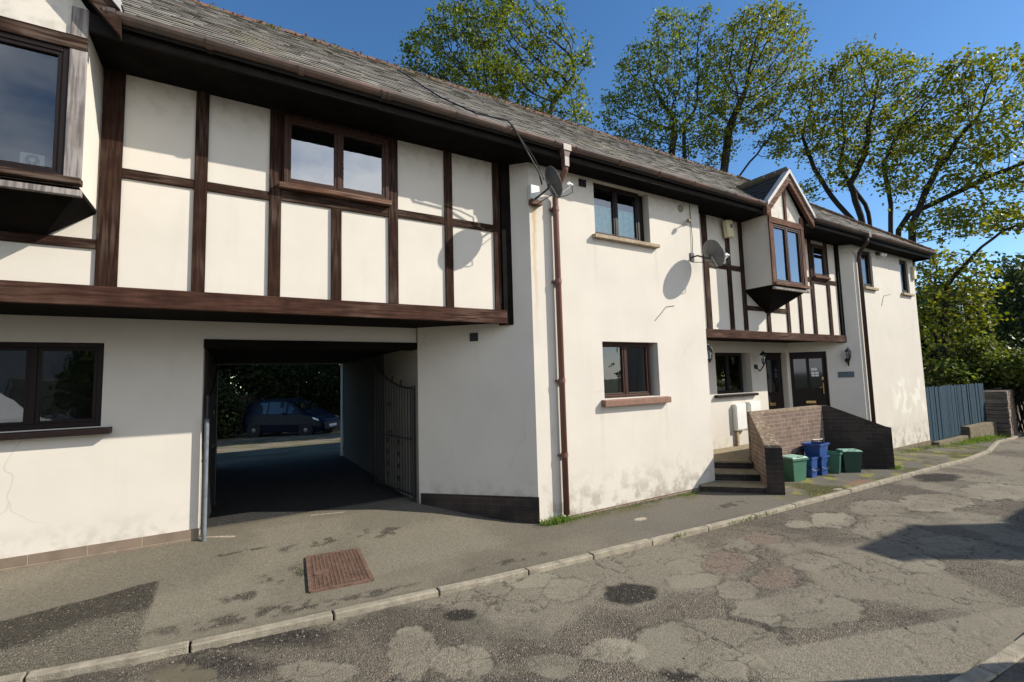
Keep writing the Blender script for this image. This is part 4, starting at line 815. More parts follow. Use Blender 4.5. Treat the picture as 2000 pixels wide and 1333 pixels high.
# ================================================================== GATES
def gate(hinge, free, zh, zf, zb, label, flip=1):
    t_ = thing('iron_gate', label, 'gate', (*hinge, zb), 'wrought iron archway gates'); h = Vector(hinge); d = Vector(free)-h; L = d.length; d.normalize()
    P = lambda u, z: (h.x+d.x*u, h.y+d.y*u, z); top = lambda u: zh+(zf-zh)*(u/L)**2.1
    MB().tube([P(0, zb), P(0, zh+.03)], .020, 8).build('hinge_post', M['black'], t_); MB().tube([P(L, zb), P(L, zf+.02)], .014, 8).build('end_bar', M['black'], t_)
    MB().tube([P(L*i/14, top(L*i/14)) for i in range(15)], .011, 8).build('top_rail', M['black'], t_)
    for z in (zb+.06, zb+.72): MB().tube([P(0, z), P(L, z)], .009, 8).build('rail', M['black'], t_)
    for i in range(1, 15): u = L*i/15; MB().tube([P(u, zb+.04), P(u, top(u))], .0065, 6).build('bar', M['black'], t_)
    def scroll(u, z, s_, m_=1):
        pts = [P(u+m_*s_*(1-k/14*.8)*math.sin(k*.45)*.6, z+s_*1.2-s_*(1-k/14*.8)*math.cos(k*.45)*.8) for k in range(15)]; return pts
    for i, u in enumerate((L*.28, L*.5, L*.76)): MB().tube([P(u, top(u))]+scroll(u, top(u), .05), .006, 6).build('scroll', M['black'], t_)
    MB().tube(scroll(L, zf, .06, -1), .010, 6).build('scroll', M['black'], t_)
    mb = MB()
    for z in (zb+.15, zb+.3, zb+.45, zb+.6):
        for u in (L*.35, L*.65): mb.tube(scroll(u, z, .05), .006, 5); mb.tube(scroll(u, z, .05, -1), .006, 5)
    mb.build('scrollwork', M['black'], t_)
    mb = MB()
    for z in (zb+.75, zb+1.12): mb.box(*sorted((P(L*.6, 0)[0]-.02, P(L*.6, 0)[0]+.02)), P(L*.6, 0)[1]-.03, P(L*.6, 0)[1]+.03, z, z+.04)
    mb.build('collar', M['black'], t_); return t_
gate((1.90, 5.56), (1.74, 6.72), 1.53, 1.86, .19, 'black scrolled iron gate folded open against the right side of the archway')
gate((-.215, 5.58), (-.16, 6.75), 1.50, 1.86, .19, 'dark iron gate folded open along the left side of the archway, seen edge-on')
tpp = thing('bumper_post', 'slim pale grey post at the left corner of the archway', 'post', (-.205, 5.44, .1))
MB().tube([(-.205, 5.44, .12), (-.205, 5.44, 1.02), (-.205, 5.44, 1.30)], .020, 12).build('shaft', M['greypost'], tpp); MB().tube([(-.205, 5.44, 1.301), (-.205, 5.44, 1.32)], .018, 12).build('cap', M['black'], tpp)

# ================================================================== STEPS AND BRICK WALL
st = thing('entrance_steps', 'three brick steps with worn stone treads rising to the recessed doors', 'steps', (6.4, 4.4, -.04))
def srect(s0, s1, t0, t1):   # s runs up the steps (+x+y), t along the nosing (+x-y)
    q = lambda s, t: ((s+t)/math.sqrt(2), (s-t)/math.sqrt(2)); return [q(s0, t0), q(s0, t1), q(s1, t1), q(s1, t0)]
for s0, z0, z1 in ((7.10, -.1, .062), (7.43, -.1, .172)):
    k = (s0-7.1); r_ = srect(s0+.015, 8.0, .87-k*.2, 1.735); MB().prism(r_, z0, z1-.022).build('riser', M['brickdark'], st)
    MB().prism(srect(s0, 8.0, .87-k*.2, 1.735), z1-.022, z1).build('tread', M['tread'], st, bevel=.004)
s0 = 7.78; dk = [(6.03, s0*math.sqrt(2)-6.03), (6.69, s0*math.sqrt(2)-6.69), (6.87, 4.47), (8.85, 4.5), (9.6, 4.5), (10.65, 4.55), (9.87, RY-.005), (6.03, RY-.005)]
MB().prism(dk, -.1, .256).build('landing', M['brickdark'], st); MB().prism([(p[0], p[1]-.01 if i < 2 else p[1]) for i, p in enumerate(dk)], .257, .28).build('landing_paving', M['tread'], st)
bw = thing('brick_wall', 'angled brown brick retaining wall with mossy sloped coping round the steps', 'wall', (7.8, 4.1, -.05))
P0, P1 = Vector((6.22, 3.80)), Vector((6.80, 4.36)); wv = Vector((.15, -.145))
def seg(poly, zb_, zt_, nm='wall', m='brick', c=.045):
    MB().prism(poly, zb_, [z-c for z in zt_]).build(nm, M[m], bw); MB().prism(poly, [z-c+.001 for z in zt_], zt_).build('coping', M['coping'], bw, bevel=.006)
seg([tuple(P0), tuple(P0+wv), (6.97, 4.27), tuple(P1)], -.1, [.62, .62, 1.0, 1.0])
MB().prism([tuple(P0+Vector((-.012, -.012))), tuple(P0+wv+Vector((-.008, -.014))), tuple(P0+wv-Vector((.001, .001))), tuple(P0-Vector((.001, .001)))], -.1, .585).build('wall_end', M['brickdark'], bw)
seg([(6.93, 4.28), (8.78, 4.28), (8.92, 4.42), (8.92, 4.46), (6.90, 4.46)], -.1, [1.0, 1.0, 1.0, 1.0, 1.0])
C1 = Vector((8.785, 4.275)); D1 = Vector((9.49, 3.57)); nv = Vector((.14, .14)); Ca = C1.lerp(D1, .10); Da = C1.lerp(D1, .93)
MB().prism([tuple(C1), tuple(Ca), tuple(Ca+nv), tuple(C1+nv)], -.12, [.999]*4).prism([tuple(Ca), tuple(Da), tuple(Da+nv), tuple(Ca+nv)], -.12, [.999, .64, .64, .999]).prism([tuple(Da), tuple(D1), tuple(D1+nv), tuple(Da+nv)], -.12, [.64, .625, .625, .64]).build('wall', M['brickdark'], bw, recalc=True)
# ================================================================== BINS
def rbox(cx, cy, w0, d0, w1, d1, z0, z1, rot, mb=None):
    mb = mb or MB(); ca, sa = math.cos(rot), math.sin(rot)
    f = lambda x, y, z: (cx+x*ca-y*sa, cy+x*sa+y*ca, z)
    vs = [f(x*w0/2, y*d0/2, z0) for x, y in ((-1, -1), (1, -1), (1, 1), (-1, 1))]+[f(x*w1/2, y*d1/2, z1) for x, y in ((-1, -1), (1, -1), (1, 1), (-1, 1))]
    return mb.add(vs, [(0, 3, 2, 1), (4, 5, 6, 7), (0, 1, 5, 4), (1, 2, 6, 5), (2, 3, 7, 6), (3, 0, 4, 7)])
def openbox(cx, cy, w, d, h, z, rot, m, nm, label, cat, group, lid=None, handle=False, handles=None, tilt=0, taper=.82):
    w *= .94; d *= .94; t_ = thing(nm, label, cat, (cx, cy, z), group); th = .012; mb = MB(); ca, sa = math.cos(rot), math.sin(rot)
    f = lambda x, y, zz: (cx+x*ca-y*sa, cy+x*sa+y*ca, z+zz)
    w0, d0 = w*taper, d*taper; R0 = [(-1, -1), (1, -1), (1, 1), (-1, 1)]
    vs = [f(x*w0/2, y*d0/2, 0) for x, y in R0]+[f(x*w/2, y*d/2, h) for x, y in R0]+[f(x*(w/2-th), y*(d/2-th), h) for x, y in R0]+[f(x*(w0/2-th), y*(d0/2-th), .02) for x, y in R0]
    fs = [(0, 3, 2, 1)]+[(i, (i+1) % 4, 4+(i+1) % 4, 4+i) for i in range(4)]+[(4+i, 4+(i+1) % 4, 8+(i+1) % 4, 8+i) for i in range(4)]+[(8+i, 8+(i+1) % 4, 12+(i+1) % 4, 12+i) for i in range(4)]+[(12, 13, 14, 15)]
    MB().add(vs, fs).build('body', M[m], t_, bevel=.008)
    mb = MB()
    for k in range(4):
        a, b = R0[k], R0[(k+1) % 4]; p = [f(a[0]*(w/2), a[1]*(d/2), h-.03), f(b[0]*(w/2), b[1]*(d/2), h-.03), f(b[0]*(w/2+.014), b[1]*(d/2+.014), h-.028), f(a[0]*(w/2+.014), a[1]*(d/2+.014), h-.028)]
        q = [(x, y, zz+.026) for x, y, zz in p]; mb.add(p+q, [(0, 1, 2, 3), (7, 6, 5, 4), (0, 4, 5, 1), (1, 5, 6, 2), (2, 6, 7, 3), (3, 7, 4, 0)])
    mb.build('rim', M[m], t_)
    if lid: rbox(cx, cy, w+.03, d+.03, w-.02, d-.02, z+h+.001, z+h+.022, rot).build('lid', M[lid], t_, bevel=.006); MB().tube([f(-.05, -d/2-.005, h+.02), f(-.05, -d/2-.01, h+.035), f(.05, -d/2-.01, h+.035), f(.05, -d/2-.005, h+.02)], .006, 6).build('lid_catch', M['palegreen'], t_)
    if handle: MB().tube([f(-w/2-.012, 0, h-.05), f(-w/2-.02, -d*.25, h*.55), f(-w*.25, -d/2-.02, h*.35), f(w*.25, -d/2-.02, h*.35), f(w/2+.02, -d*.25, h*.55), f(w/2+.012, 0, h-.05)], .006, 6).build('handle', M['blackpl'], t_)
    return t_
gy = lambda x, y: float(gz(x, y))-.002
openbox(7.40, 4.09, .33, .27, .34, gy(7.4, 4.1), -.15, 'green', 'recycling_box', 'green recycling box with cluttered pale lid beside the step wall end', 'recycling box', 'recycling boxes and bins by the brick wall', lid='palegreen')
openbox(7.83, 4.10, .24, .24, .31, gy(7.8, 4.1), .1, 'blue', 'recycling_box', 'single blue recycling box just right of the lidded green one', 'recycling box', 'recycling boxes and bins by the brick wall', handle=True)
openbox(8.15, 4.10, .26, .24, .30, gy(8.1, 4.1), .05, 'blue', 'recycling_box', 'lower blue recycling box of the two stacked ones', 'recycling box', 'recycling boxes and bins by the brick wall', handle=True)
openbox(8.08, 4.08, .36, .27, .20, gy(8.1, 4.1)+.305, .10, 'blue', 'recycling_box', 'upper blue recycling box of the stack with raised black handle', 'recycling box', 'recycling boxes and bins by the brick wall')
hb = thing('box_handle', 'black handle bar standing up from the topmost blue box', 'handle', (8.15, 4.1, gy(8.1, 4.1)+.5)); z_ = gy(8.1, 4.1)+.50
MB().tube([(8.02, 4.1, z_), (8.03, 4.1, z_+.05), (8.24, 4.05, z_+.05), (8.26, 4.05, z_-.01)], .012, 8).build('bar', M['blackpl'], hb)
openbox(8.47, 4.02, .25, .24, .33, gy(8.4, 4.0), .3, 'green', 'food_bin', 'open green bin with pale rim right of the blue stack', 'bin', 'recycling boxes and bins by the brick wall', taper=.72)
openbox(8.73, 3.90, .30, .22, .34, gy(8.7, 3.9), -.68, 'dgreen', 'recycling_box', 'dark green box with pale dusty lid standing apart in the shade of the wall', 'recycling box', 'recycling boxes and bins by the brick wall', lid='palegreen')
bb = MB(); r = random.Random(3); bb.lathe([(.06, 0), (.12, .06), (.125, .16), (.09, .26), (.03, .32), (.035, .36)], (7.78, 4.2, gy(7.7, 4.2)), 9); bo = bb.build('refuse_bag', M['blackpl'], org=(7.78, 4.2, 0), smooth=True); tag(bo, 'black refuse bag slumped behind the blue boxes against the brick wall', 'bag')
# ================================================================== FENCE, LOW WALL, STONE WALL
fx0, fx1, fy_ = 13.78, 17.5, 4.44
ft = lambda x: 1.165-.004*(x-fx0); fb = lambda x: -.03+(.16 if x > 15.6 else -.05)
tf = thing('board_fence', 'tall blue painted board fence beyond the end wall', 'fence', (fx0, fy_, -.1))
mb = MB(); x = fx0; r = random.Random(2)
while x < fx1:
    w_ = r.uniform(.07, .085); dy = r.uniform(-.008, .008); dz = r.uniform(-.02, .012); mb.box(x, x+w_-.003, fy_+dy, fy_+dy+.018, fb(x), ft(x)+dz); x += w_
mb.build('boards', M['fence'], tf)
for z in (.3, .95): MB().box(fx0, fx1, fy_+.03, fy_+.06, z, z+.06).build('rail', M['fence'], tf)
for x in (13.84, 15.6, 17.4): MB().box(x-.04, x+.04, fy_+.06, fy_+.13, -.25, 1.1).build('post', M['fence'], tf)
tw = thing('low_concrete_wall', 'low rough concrete kerb wall under the blue fence', 'wall', (15.5, 4.3, -.2))
MB().box(13.78, 15.6, 4.30, 4.437, -.4, -.085).build('footing', M['wallconc'], tw, bevel=.01); MB().box(15.75, 17.75, 4.30, 4.60, -.5, .118).build('block', M['wallconc'], tw, bevel=.015); MB().box(15.601, 15.749, 4.36, 4.437, -.45, -.12).build('step', M['wallconc'], tw)
def rubble(name, label, p0, p1, h0, h1, th, zb_, cat='wall', seed=1, m='stone'):
    t_ = thing(name, label, cat, (p0[0], p0[1], zb_)); r = random.Random(seed); mb = MB(); d = Vector((p1[0]-p0[0], p1[1]-p0[1])); L = d.length; d.normalize(); n = Vector((d.y, -d.x)); z = 0
    rot = math.atan2(d.y, d.x)
    while z < max(h0, h1):
        rh_ = r.uniform(.07, .14); u = -r.uniform(0, .1)
        while u < L:
            w_ = r.uniform(.12, .32); hh = h0+(h1-h0)*max(0, min(1, u/L))
            if z < hh+r.uniform(-.06, .03):
                for s_ in (0, 1):
                    c_ = Vector(p0)+d*(u+w_/2)-n*(th*(.27+.46*s_)); e = r.uniform(-.015, .02)
                    rbox(c_.x, c_.y, w_-.012, th*.5+e, w_-.025, th*.47+e, zb_+z+.004, zb_+z+rh_-.006, rot+r.uniform(-.03, .03), mb)
            u += w_
        z += rh_
    mb.build('stones', M[m], t_, bevel=.012); MB().slab(p0, p1, -.03, th-.06, zb_, zb_+min(h0, h1)-.05).build('core', M['wallconc'], t_)
    return t_
rubble('stone_wall', 'old rubble stone wall overgrown at the right beyond the blue fence', (17.9, 4.05), (24, 4.95), 1.22, 1.3, .58, -.35, seed=4)
rubble('stone_wall', 'rough stone wall across the back of the yard seen through the archway', (-7, 24.4), (12, 24.4), 1.7, 1.8, .4, -.5, seed=6, m='stonedark')
# hairline: white sign-like rectangle and far things behind the hedge
lp = thing('street_lamp', 'slim grey street lamp far behind the hedge', 'street lamp', at(1870, 700, 60)[:2]+(-1.0,))
a = Vector(at(1869, 672, 60)); MB().tube([(a.x, a.y, -1), (a.x, a.y, a.z-.1), tuple(Vector(at(1866, 671, 60))), tuple(Vector(at(1848, 672, 60)))], .07, 8).build('pole', M['galv'], lp); MB().tube([at(1856, 672, 60), at(1846, 673, 60)], .14, 8).build('lamp_head', M['white'], lp)
tq = thing('telegraph_pole', 'grey pole rising among the trees behind the fence', 'pole', at(1882, 700, 38)[:2]+(-1.0,)); a = Vector(at(1882, 640, 38)); b = Vector(at(1872, 560, 38))
MB().tube([(a.x, a.y, -1), tuple(a), tuple(b)], .09, 8).build('shaft', M['galv'], tq); MB().tube([(b.x-.2, b.y, b.z-.3), (b.x+.3, b.y, b.z-.3)], .03, 6).build('crossbar', M['galv'], tq)
tsn = thing('garden_shed', 'small grey shed corner peeping over the fence beside the end wall', 'shed', (17.5, 7.0, 0)); MB().box(16.9, 18.2, 6.6, 8.0, -.3, 1.35).build('walls', mat('grey_shed_boards', (.18, .2, .22)), tsn); MB().add([(16.8, 6.5, 1.35), (18.3, 6.5, 1.35), (18.3, 8.1, 1.35), (16.8, 8.1, 1.35), (16.8, 7.3, 1.7), (18.3, 7.3, 1.7)], [(0, 1, 5, 4), (2, 3, 4, 5), (0, 4, 3), (1, 2, 5), (0, 3, 2, 1)]).build('roof', M['slate'], tsn)

# ================================================================== TREES
def space_col(seed, roots, attr, D, infl, kill, steps=230, tropism=(0, 0, .08)):
    r = np.random.default_rng(seed); A = attr.copy(); P = [np.array(q, float) for q in roots[0]]; par = list(roots[1]); tr = np.array(tropism)
    Pn = np.array(P); parn = par; alive = np.ones(len(A), bool); near = np.zeros(len(A), int); dist = np.full(len(A), 1e9); new0 = 0
    for it in range(steps):
        if it == 0:
            d = np.linalg.norm(A[:, None]-Pn[None], axis=2); near = d.argmin(1); dist = d.min(1)
        else:
            Q = Pn[new0:]
            if len(Q):
                d = np.linalg.norm(A[:, None]-Q[None], axis=2); k = d.argmin(1); dm = d.min(1); u = dm < dist; near[u] = k[u]+new0; dist[u] = dm[u]
        alive &= dist > kill
        act = alive & (dist < infl)
        if not act.any():
            act = alive.copy()
            if not act.any(): break
            i = np.where(alive)[0][dist[alive].argmin()]; act[:] = False; act[i] = True
        ids = near[act]; vec = A[act]-Pn[ids]; vec /= np.linalg.norm(vec, axis=1)[:, None]
        un, inv = np.unique(ids, return_inverse=True); acc = np.zeros((len(un), 3)); np.add.at(acc, inv, vec)
        acc /= np.linalg.norm(acc, axis=1)[:, None]+1e-9; acc += tr+r.normal(0, .16, acc.shape); acc /= np.linalg.norm(acc, axis=1)[:, None]
        new = Pn[un]+acc*D; new0 = len(Pn); Pn = np.vstack([Pn, new]); parn += list(un)
        if len(Pn) > 24000: break
    return Pn, np.array(parn)
def tree(name, label, base, limbs, blobs, nattr, D, mleaf, seed, leaf=.14, per=16, spread=.32, trunk_r=.3, cat='tree', group=None, tipmin=2, tip_r=.014, shell=.40, trop=(0, 0, .05)):
    r = np.random.default_rng(seed); base = np.array(base, float)
    t_ = thing(name, label, cat, tuple(base), group)
    nodes = [base]; par = [-1]
    for L in limbs:            # each limb: (parent index into named points, [points])
        pts = [np.array(p, float) for p in L[1]]; last = L[0]
        cur = nodes[last] if last >= 0 else base; li = last if last >= 0 else 0
        for p in pts:
            n = max(1, int(np.linalg.norm(p-cur)/D)); a = cur.copy()
            for k in range(1, n+1):
                q = a+(p-a)*k/n+(r.normal(0, .07*D, 3) if k < n else 0); nodes.append(q); par.append(li); li = len(nodes)-1
            cur = p
        L.append(li)
    A = []; nattr = int(nattr*3.3); D = D*.70
    vol = np.array([b[3]*b[4]*b[5] for b in blobs]); cnt = (nattr*vol/vol.sum()).astype(int)+8
    for b, c_ in zip(blobs, cnt):
        u = r.normal(0, 1, (c_, 3)); u /= np.linalg.norm(u, axis=1)[:, None]; rad = r.random(c_)**(shell)
        A.append(np.array(b[:3])+u*rad[:, None]*np.array(b[3:6]))
    A = np.vstack(A)
    P, par = space_col(seed, (nodes, par), A, D, D*9, D*1.6, tropism=trop)
    n = len(P); kids = np.zeros(n, int); rad = np.zeros(n)
    for i in range(n-1, 0, -1):
        if kids[i] == 0: rad[i] = tip_r**2.35
        kids[par[i]] += 1; rad[par[i]] += rad[i]
    if kids[0] == 0: rad[0] = rad.max()
    R = rad**(1/2.35); R *= 1; k = trunk_r/R[0]; R = tip_r+(trunk_r-tip_r)*np.clip((R-tip_r)/(R[0]-tip_r), 0, 1)**1.3
    ch = [[] for _ in range(n)]
    for i in range(1, n): ch[par[i]].append(i)
    mb = MB(); stack = [(0, None)]
    seen = set()
    starts = [(0, 0)]
    while starts:
        s_, p_ = starts.pop(); chain = ([p_] if p_ != s_ else [])+[s_]; cur = s_
        while ch[cur]:
            c2 = sorted(ch[cur], key=lambda q: -R[q]); 
            for q in c2[1:]: starts.append((q, cur))
            cur = c2[0]; chain.append(cur)
        if len(chain) > 1:
            rr = [float(R[q]) for q in chain]
            if p_ != s_: rr[0] = rr[1]
            mb.tube([P[q] for q in chain], rr, 8 if max(rr) > .08 else (5 if max(rr) > .03 else 3), cap=False)
    mb.build('trunk', M['bark'], t_, recalc=False, smooth=True)
    # height above tips: leaf clusters on thin wood
    lev = np.zeros(n, int)
    for i in range(n-1, 0, -1): lev[par[i]] = max(lev[par[i]], lev[i]+1)
    sel = np.where(lev <= tipmin)[0]; tot = len(sel)*per; cs_ = np.repeat(P[sel], per, 0)+r.normal(0, spread, (tot, 3))*np.array([1, 1, .75]); sz = leaf*r.uniform(.6, 1.25, tot)
    leaves(cs_, sz, r, mleaf, t_); return t_
def leaves(cs_, sz, r, m, t_, name='crown', droop=.0):
    tot = len(cs_); o0 = np.array(t_['_o'])
    nrm = r.normal(0, 1, (tot, 3))+np.array([0, -.15, .9]); nrm /= np.linalg.norm(nrm, axis=1)[:, None]; a = np.cross(nrm, r.normal(0, 1, (tot, 3))); a /= np.linalg.norm(a, axis=1)[:, None]; b = np.cross(nrm, a)
    a *= sz[:, None]*.5; b *= sz[:, None]*.42; c0 = (cs_-o0)
    q = np.stack([c0-a, c0-b*.9+a*.15+nrm*sz[:, None]*.08, c0+a, c0+b*.9+a*.15+nrm*sz[:, None]*.08], 1)*S
    me = bpy.data.meshes.new(name); me.vertices.add(tot*4); me.vertices.foreach_set('co', q.reshape(-1).astype(np.float32)); me.loops.add(tot*4); me.loops.foreach_set('vertex_index', np.arange(tot*4, dtype=np.int32))
    me.polygons.add(tot); me.polygons.foreach_set('loop_start', np.arange(0, tot*4, 4, dtype=np.int32)); me.update(calc_edges=True); me.materials.append(m)
    ob = bpy.data.objects.new(name, me); C.collection.objects.link(ob); ob.parent = t_; return ob
def blob(px, py, rx, ry, d, dz=None, k=.9):
    c = at(px, py, d); a = at(px+rx, py, d); v_ = Vector(c)-Vector((0, 0, CAMH)); f_ = v_.dot(fw)/FPX; rX = rx*f_; rY = ry*f_
    return (c[0], c[1], c[2], rX*k+.0, rX*k, rY)
G = lambda d, px, z=0.0: (*at(px, 700, d)[:2], z)
tree('sycamore_tree', 'broad round-crowned sycamore rising left behind the roof ridge', G(17.2, 985, .1), [[0, [at(985, 330, 17.2), at(968, 235, 17.2)]], [0, [at(1010, 420, 17.2), at(1080, 200, 17.2), at(1120, 150, 17.2)]]],
     [blob(950, 95, 115, 100, 17.2), blob(850, 120, 75, 85, 17), blob(1060, 90, 75, 80, 17.5), blob(1080, 190, 80, 60, 17), blob(1140, 105, 36, 45, 17), blob(800, 140, 35, 20, 17), blob(960, 200, 130, 60, 17.4), blob(1000, 20, 70, 40, 17), blob(880, 60, 60, 50, 17.2), blob(1130, 240, 45, 30, 17)], 1150, .30, M['leafA'], 11, leaf=.125, per=22, spread=.14, trunk_r=.17, group='sycamores behind the building', tipmin=2)
tree('sycamore_tree', 'tall open-crowned sycamore left of the pair above the middle of the roof', G(23, 1312, .1), [[0, [at(1312, 330, 23), at(1318, 235, 23)]], [0, [at(1340, 360, 23), at(1335, 240, 23)]]],
     [blob(1310, 90, 62, 72, 23), blob(1250, 150, 55, 70, 23), blob(1205, 220, 45, 50, 23), blob(1290, 200, 90, 80, 23), blob(1370, 200, 55, 90, 23), blob(1215, 285, 50, 35, 23), blob(1375, 60, 30, 60, 23.2), blob(1300, 280, 90, 45, 23)], 1150, .36, M['leafA'], 21, leaf=.145, per=19, spread=.17, trunk_r=.19, group='sycamores behind the building')
tree('sycamore_tree', 'tall sycamore leaning right, right of the pair above the roof', G(25, 1412, .1), [[0, [at(1413, 340, 25), at(1424, 255, 25), at(1445, 200, 25)]], [0, [at(1440, 350, 25), at(1490, 285, 25)]]],
     [blob(1480, 90, 95, 65, 25), blob(1420, 150, 60, 90, 25), blob(1530, 130, 60, 60, 25), blob(1460, 200, 90, 55, 25), blob(1400, 280, 50, 50, 25), blob(1560, 85, 30, 40, 25), blob(1515, 280, 40, 40, 25.5)], 1150, .38, M['leafB'], 31, leaf=.15, per=22, spread=.19, trunk_r=.20, group='sycamores behind the building')
tree('sycamore_tree', 'twin-stemmed sycamore with winding dark limbs beyond the small gable', G(26.5, 1720, -.2), [[0, [at(1700, 500, 26.5), at(1665, 430, 26.5), at(1625, 385, 26.5), at(1590, 330, 26.5), at(1568, 270, 26.5)]], [0, [at(1700, 450, 26.8), at(1690, 400, 26.8), at(1640, 330, 26.8), at(1650, 260, 26.8)]], [0, [at(1685, 440, 26.3), at(1660, 360, 26.3), at(1690, 300, 26.3), at(1700, 230, 26.3)]]],
     [blob(1660, 140, 65, 45, 26.5), blob(1590, 190, 60, 60, 26.5), blob(1720, 170, 80, 60, 26.5), blob(1550, 265, 45, 45, 26.5), blob(1640, 250, 100, 60, 26.5), blob(1740, 260, 60, 70, 26.5), blob(1570, 380, 45, 30, 26.5), blob(1650, 330, 60, 40, 26.5)], 1500, .38, M['leafB'], 41, leaf=.15, per=22, spread=.19, trunk_r=.21, group='sycamores behind the building')
tree('sycamore_tree', 'wide sycamore sweeping long limbs to the right over the lane', G(25, 1758, -.3), [[0, [at(1755, 520, 25), at(1755, 450, 25), at(1775, 420, 25), at(1850, 385, 25), at(1930, 345, 25), at(2010, 315, 25), at(2080, 290, 25)]], [0, [at(1740, 470, 25), at(1740, 400, 25), at(1725, 320, 25), at(1760, 250, 25)]], [0, [at(1780, 440, 24.5), at(1830, 330, 24.5), at(1890, 250, 24.5)]]],
     [blob(1880, 160, 75, 50, 25), blob(1950, 150, 60, 50, 25), blob(1830, 230, 80, 70, 25), blob(1920, 260, 90, 70, 25), blob(2010, 240, 60, 80, 25), blob(1770, 330, 60, 70, 24.5), blob(1850, 340, 70, 50, 24.5), blob(2000, 340, 70, 50, 25), blob(1870, 430, 90, 40, 24)], 1900, .38, M['leafB'], 51, leaf=.15, per=22, spread=.19, trunk_r=.21, group='sycamores behind the building')
tree('sycamore_tree', 'lower leafy sycamore crowding close behind the far end wall', G(21.5, 1822, -.3), [[0, [at(1825, 610, 21.5), at(1830, 520, 21.5)]], [0, [at(1850, 560, 21), at(1900, 500, 21), at(1960, 450, 21), at(2020, 430, 21)]]],
     [blob(1830, 540, 50, 60, 21), blob(1860, 590, 70, 60, 21), blob(1830, 640, 40, 60, 20.5), blob(1900, 620, 50, 40, 21), blob(1890, 540, 50, 40, 21), blob(1980, 430, 50, 35, 21), blob(1840, 700, 50, 40, 20.5)], 1300, .28, M['leafB'], 61, leaf=.15, per=11, spread=.14, trunk_r=.14, group='sycamores behind the building')
tree('dark_tree', 'dense dark tree leaning in at the right edge above the hedge', G(24, 2010, -.4), [[0, [at(2005, 600, 24)]]],
     [blob(1985, 560, 50, 60, 24), blob(1960, 630, 45, 45, 24), blob(2020, 620, 60, 90, 24), blob(2000, 700, 60, 50, 23), blob(1970, 520, 30, 25, 24)], 1100, .30, M['leafD'], 71, leaf=.15, per=16, spread=.25, trunk_r=.25)
# hedge and scrub: one shrub per clump
def shrub(label, px, py, rx, ry, d, m, seed, n=5200, leaf=.11, cat='shrub', name='shrub', group='scrub along the far wall', c=None):
    b = c or blob(px, py, rx, ry, d, k=1.0); r = np.random.default_rng(seed); zb_ = float(gz(b[0], b[1]))-.1; t_ = thing(name, label, cat, (b[0], b[1], zb_), group)
    mb = MB(); rr = random.Random(seed); cl = []
    for i in range(22):
        u = r.normal(0, 1, 3); u /= np.linalg.norm(u); e = np.array(b[:3])+u*np.array(b[3:])*.8*r.random()**.3; e[2] = max(e[2], zb_+.3); cl.append(e)
        s_ = np.array([b[0]+r.normal(0, .12), b[1]+r.normal(0, .12), zb_]); mid = (s_+e)/2+r.normal(0, .12, 3); mb.tube([s_, mid, e], [.03, .018, .006], 4, cap=False)
    mb.build('stems', M['bark'], t_, recalc=False)
    k = r.integers(0, len(cl), n); base_ = np.array(cl)[k]; cs_ = base_+r.normal(0, 1, (n, 3))*np.array(b[3:])*.26; cs_[:, 2] = np.maximum(cs_[:, 2], zb_+.03)
    leaves(cs_, leaf*r.uniform(.5, 1.3, n), r, m, t_, 'foliage'); return t_
shrub('bushy bramble mass above the left end of the blue fence', 1850, 745, 45, 35, 19.5, M['leafH'], 81)
shrub('tall bright shrub above the right half of the blue fence', 1915, 712, 50, 48, 20.5, M['leafH'], 82, 7500)
shrub('ivy and bramble tumbling over the end of the stone wall', 1990, 722, 45, 34, 20.3, M['leafH'], 83, 7500)
shrub('leafy shrub overhanging the right picture edge', 2045, 745, 45, 60, 20.5, M['leafH'], 84, 7500)
shrub('yellow-green shrub filling the gap behind the low sycamore', 1890, 670, 50, 40, 24, M['leafH'], 85, 5200)
for i, (px, py, rx, ry, d) in enumerate([(1800, 660, 70, 90, 60), (1880, 640, 60, 70, 66), (1950, 655, 60, 60, 62), (2030, 620, 60, 100, 58), (1740, 640, 60, 100, 64)]):
    lbs = ['far dark tree behind the end wall edge', 'far dark tree behind the grey pole', 'far dark tree between the pole and the dense dark one', 'far dark tree outside the right edge', 'far dark tree hidden mostly by the end wall']
    shrub(lbs[i], px, py, rx, ry, d, M['leafD'], 90+i, 5200, leaf=.7, cat='tree', name='distant_tree', group='dark trees far off')
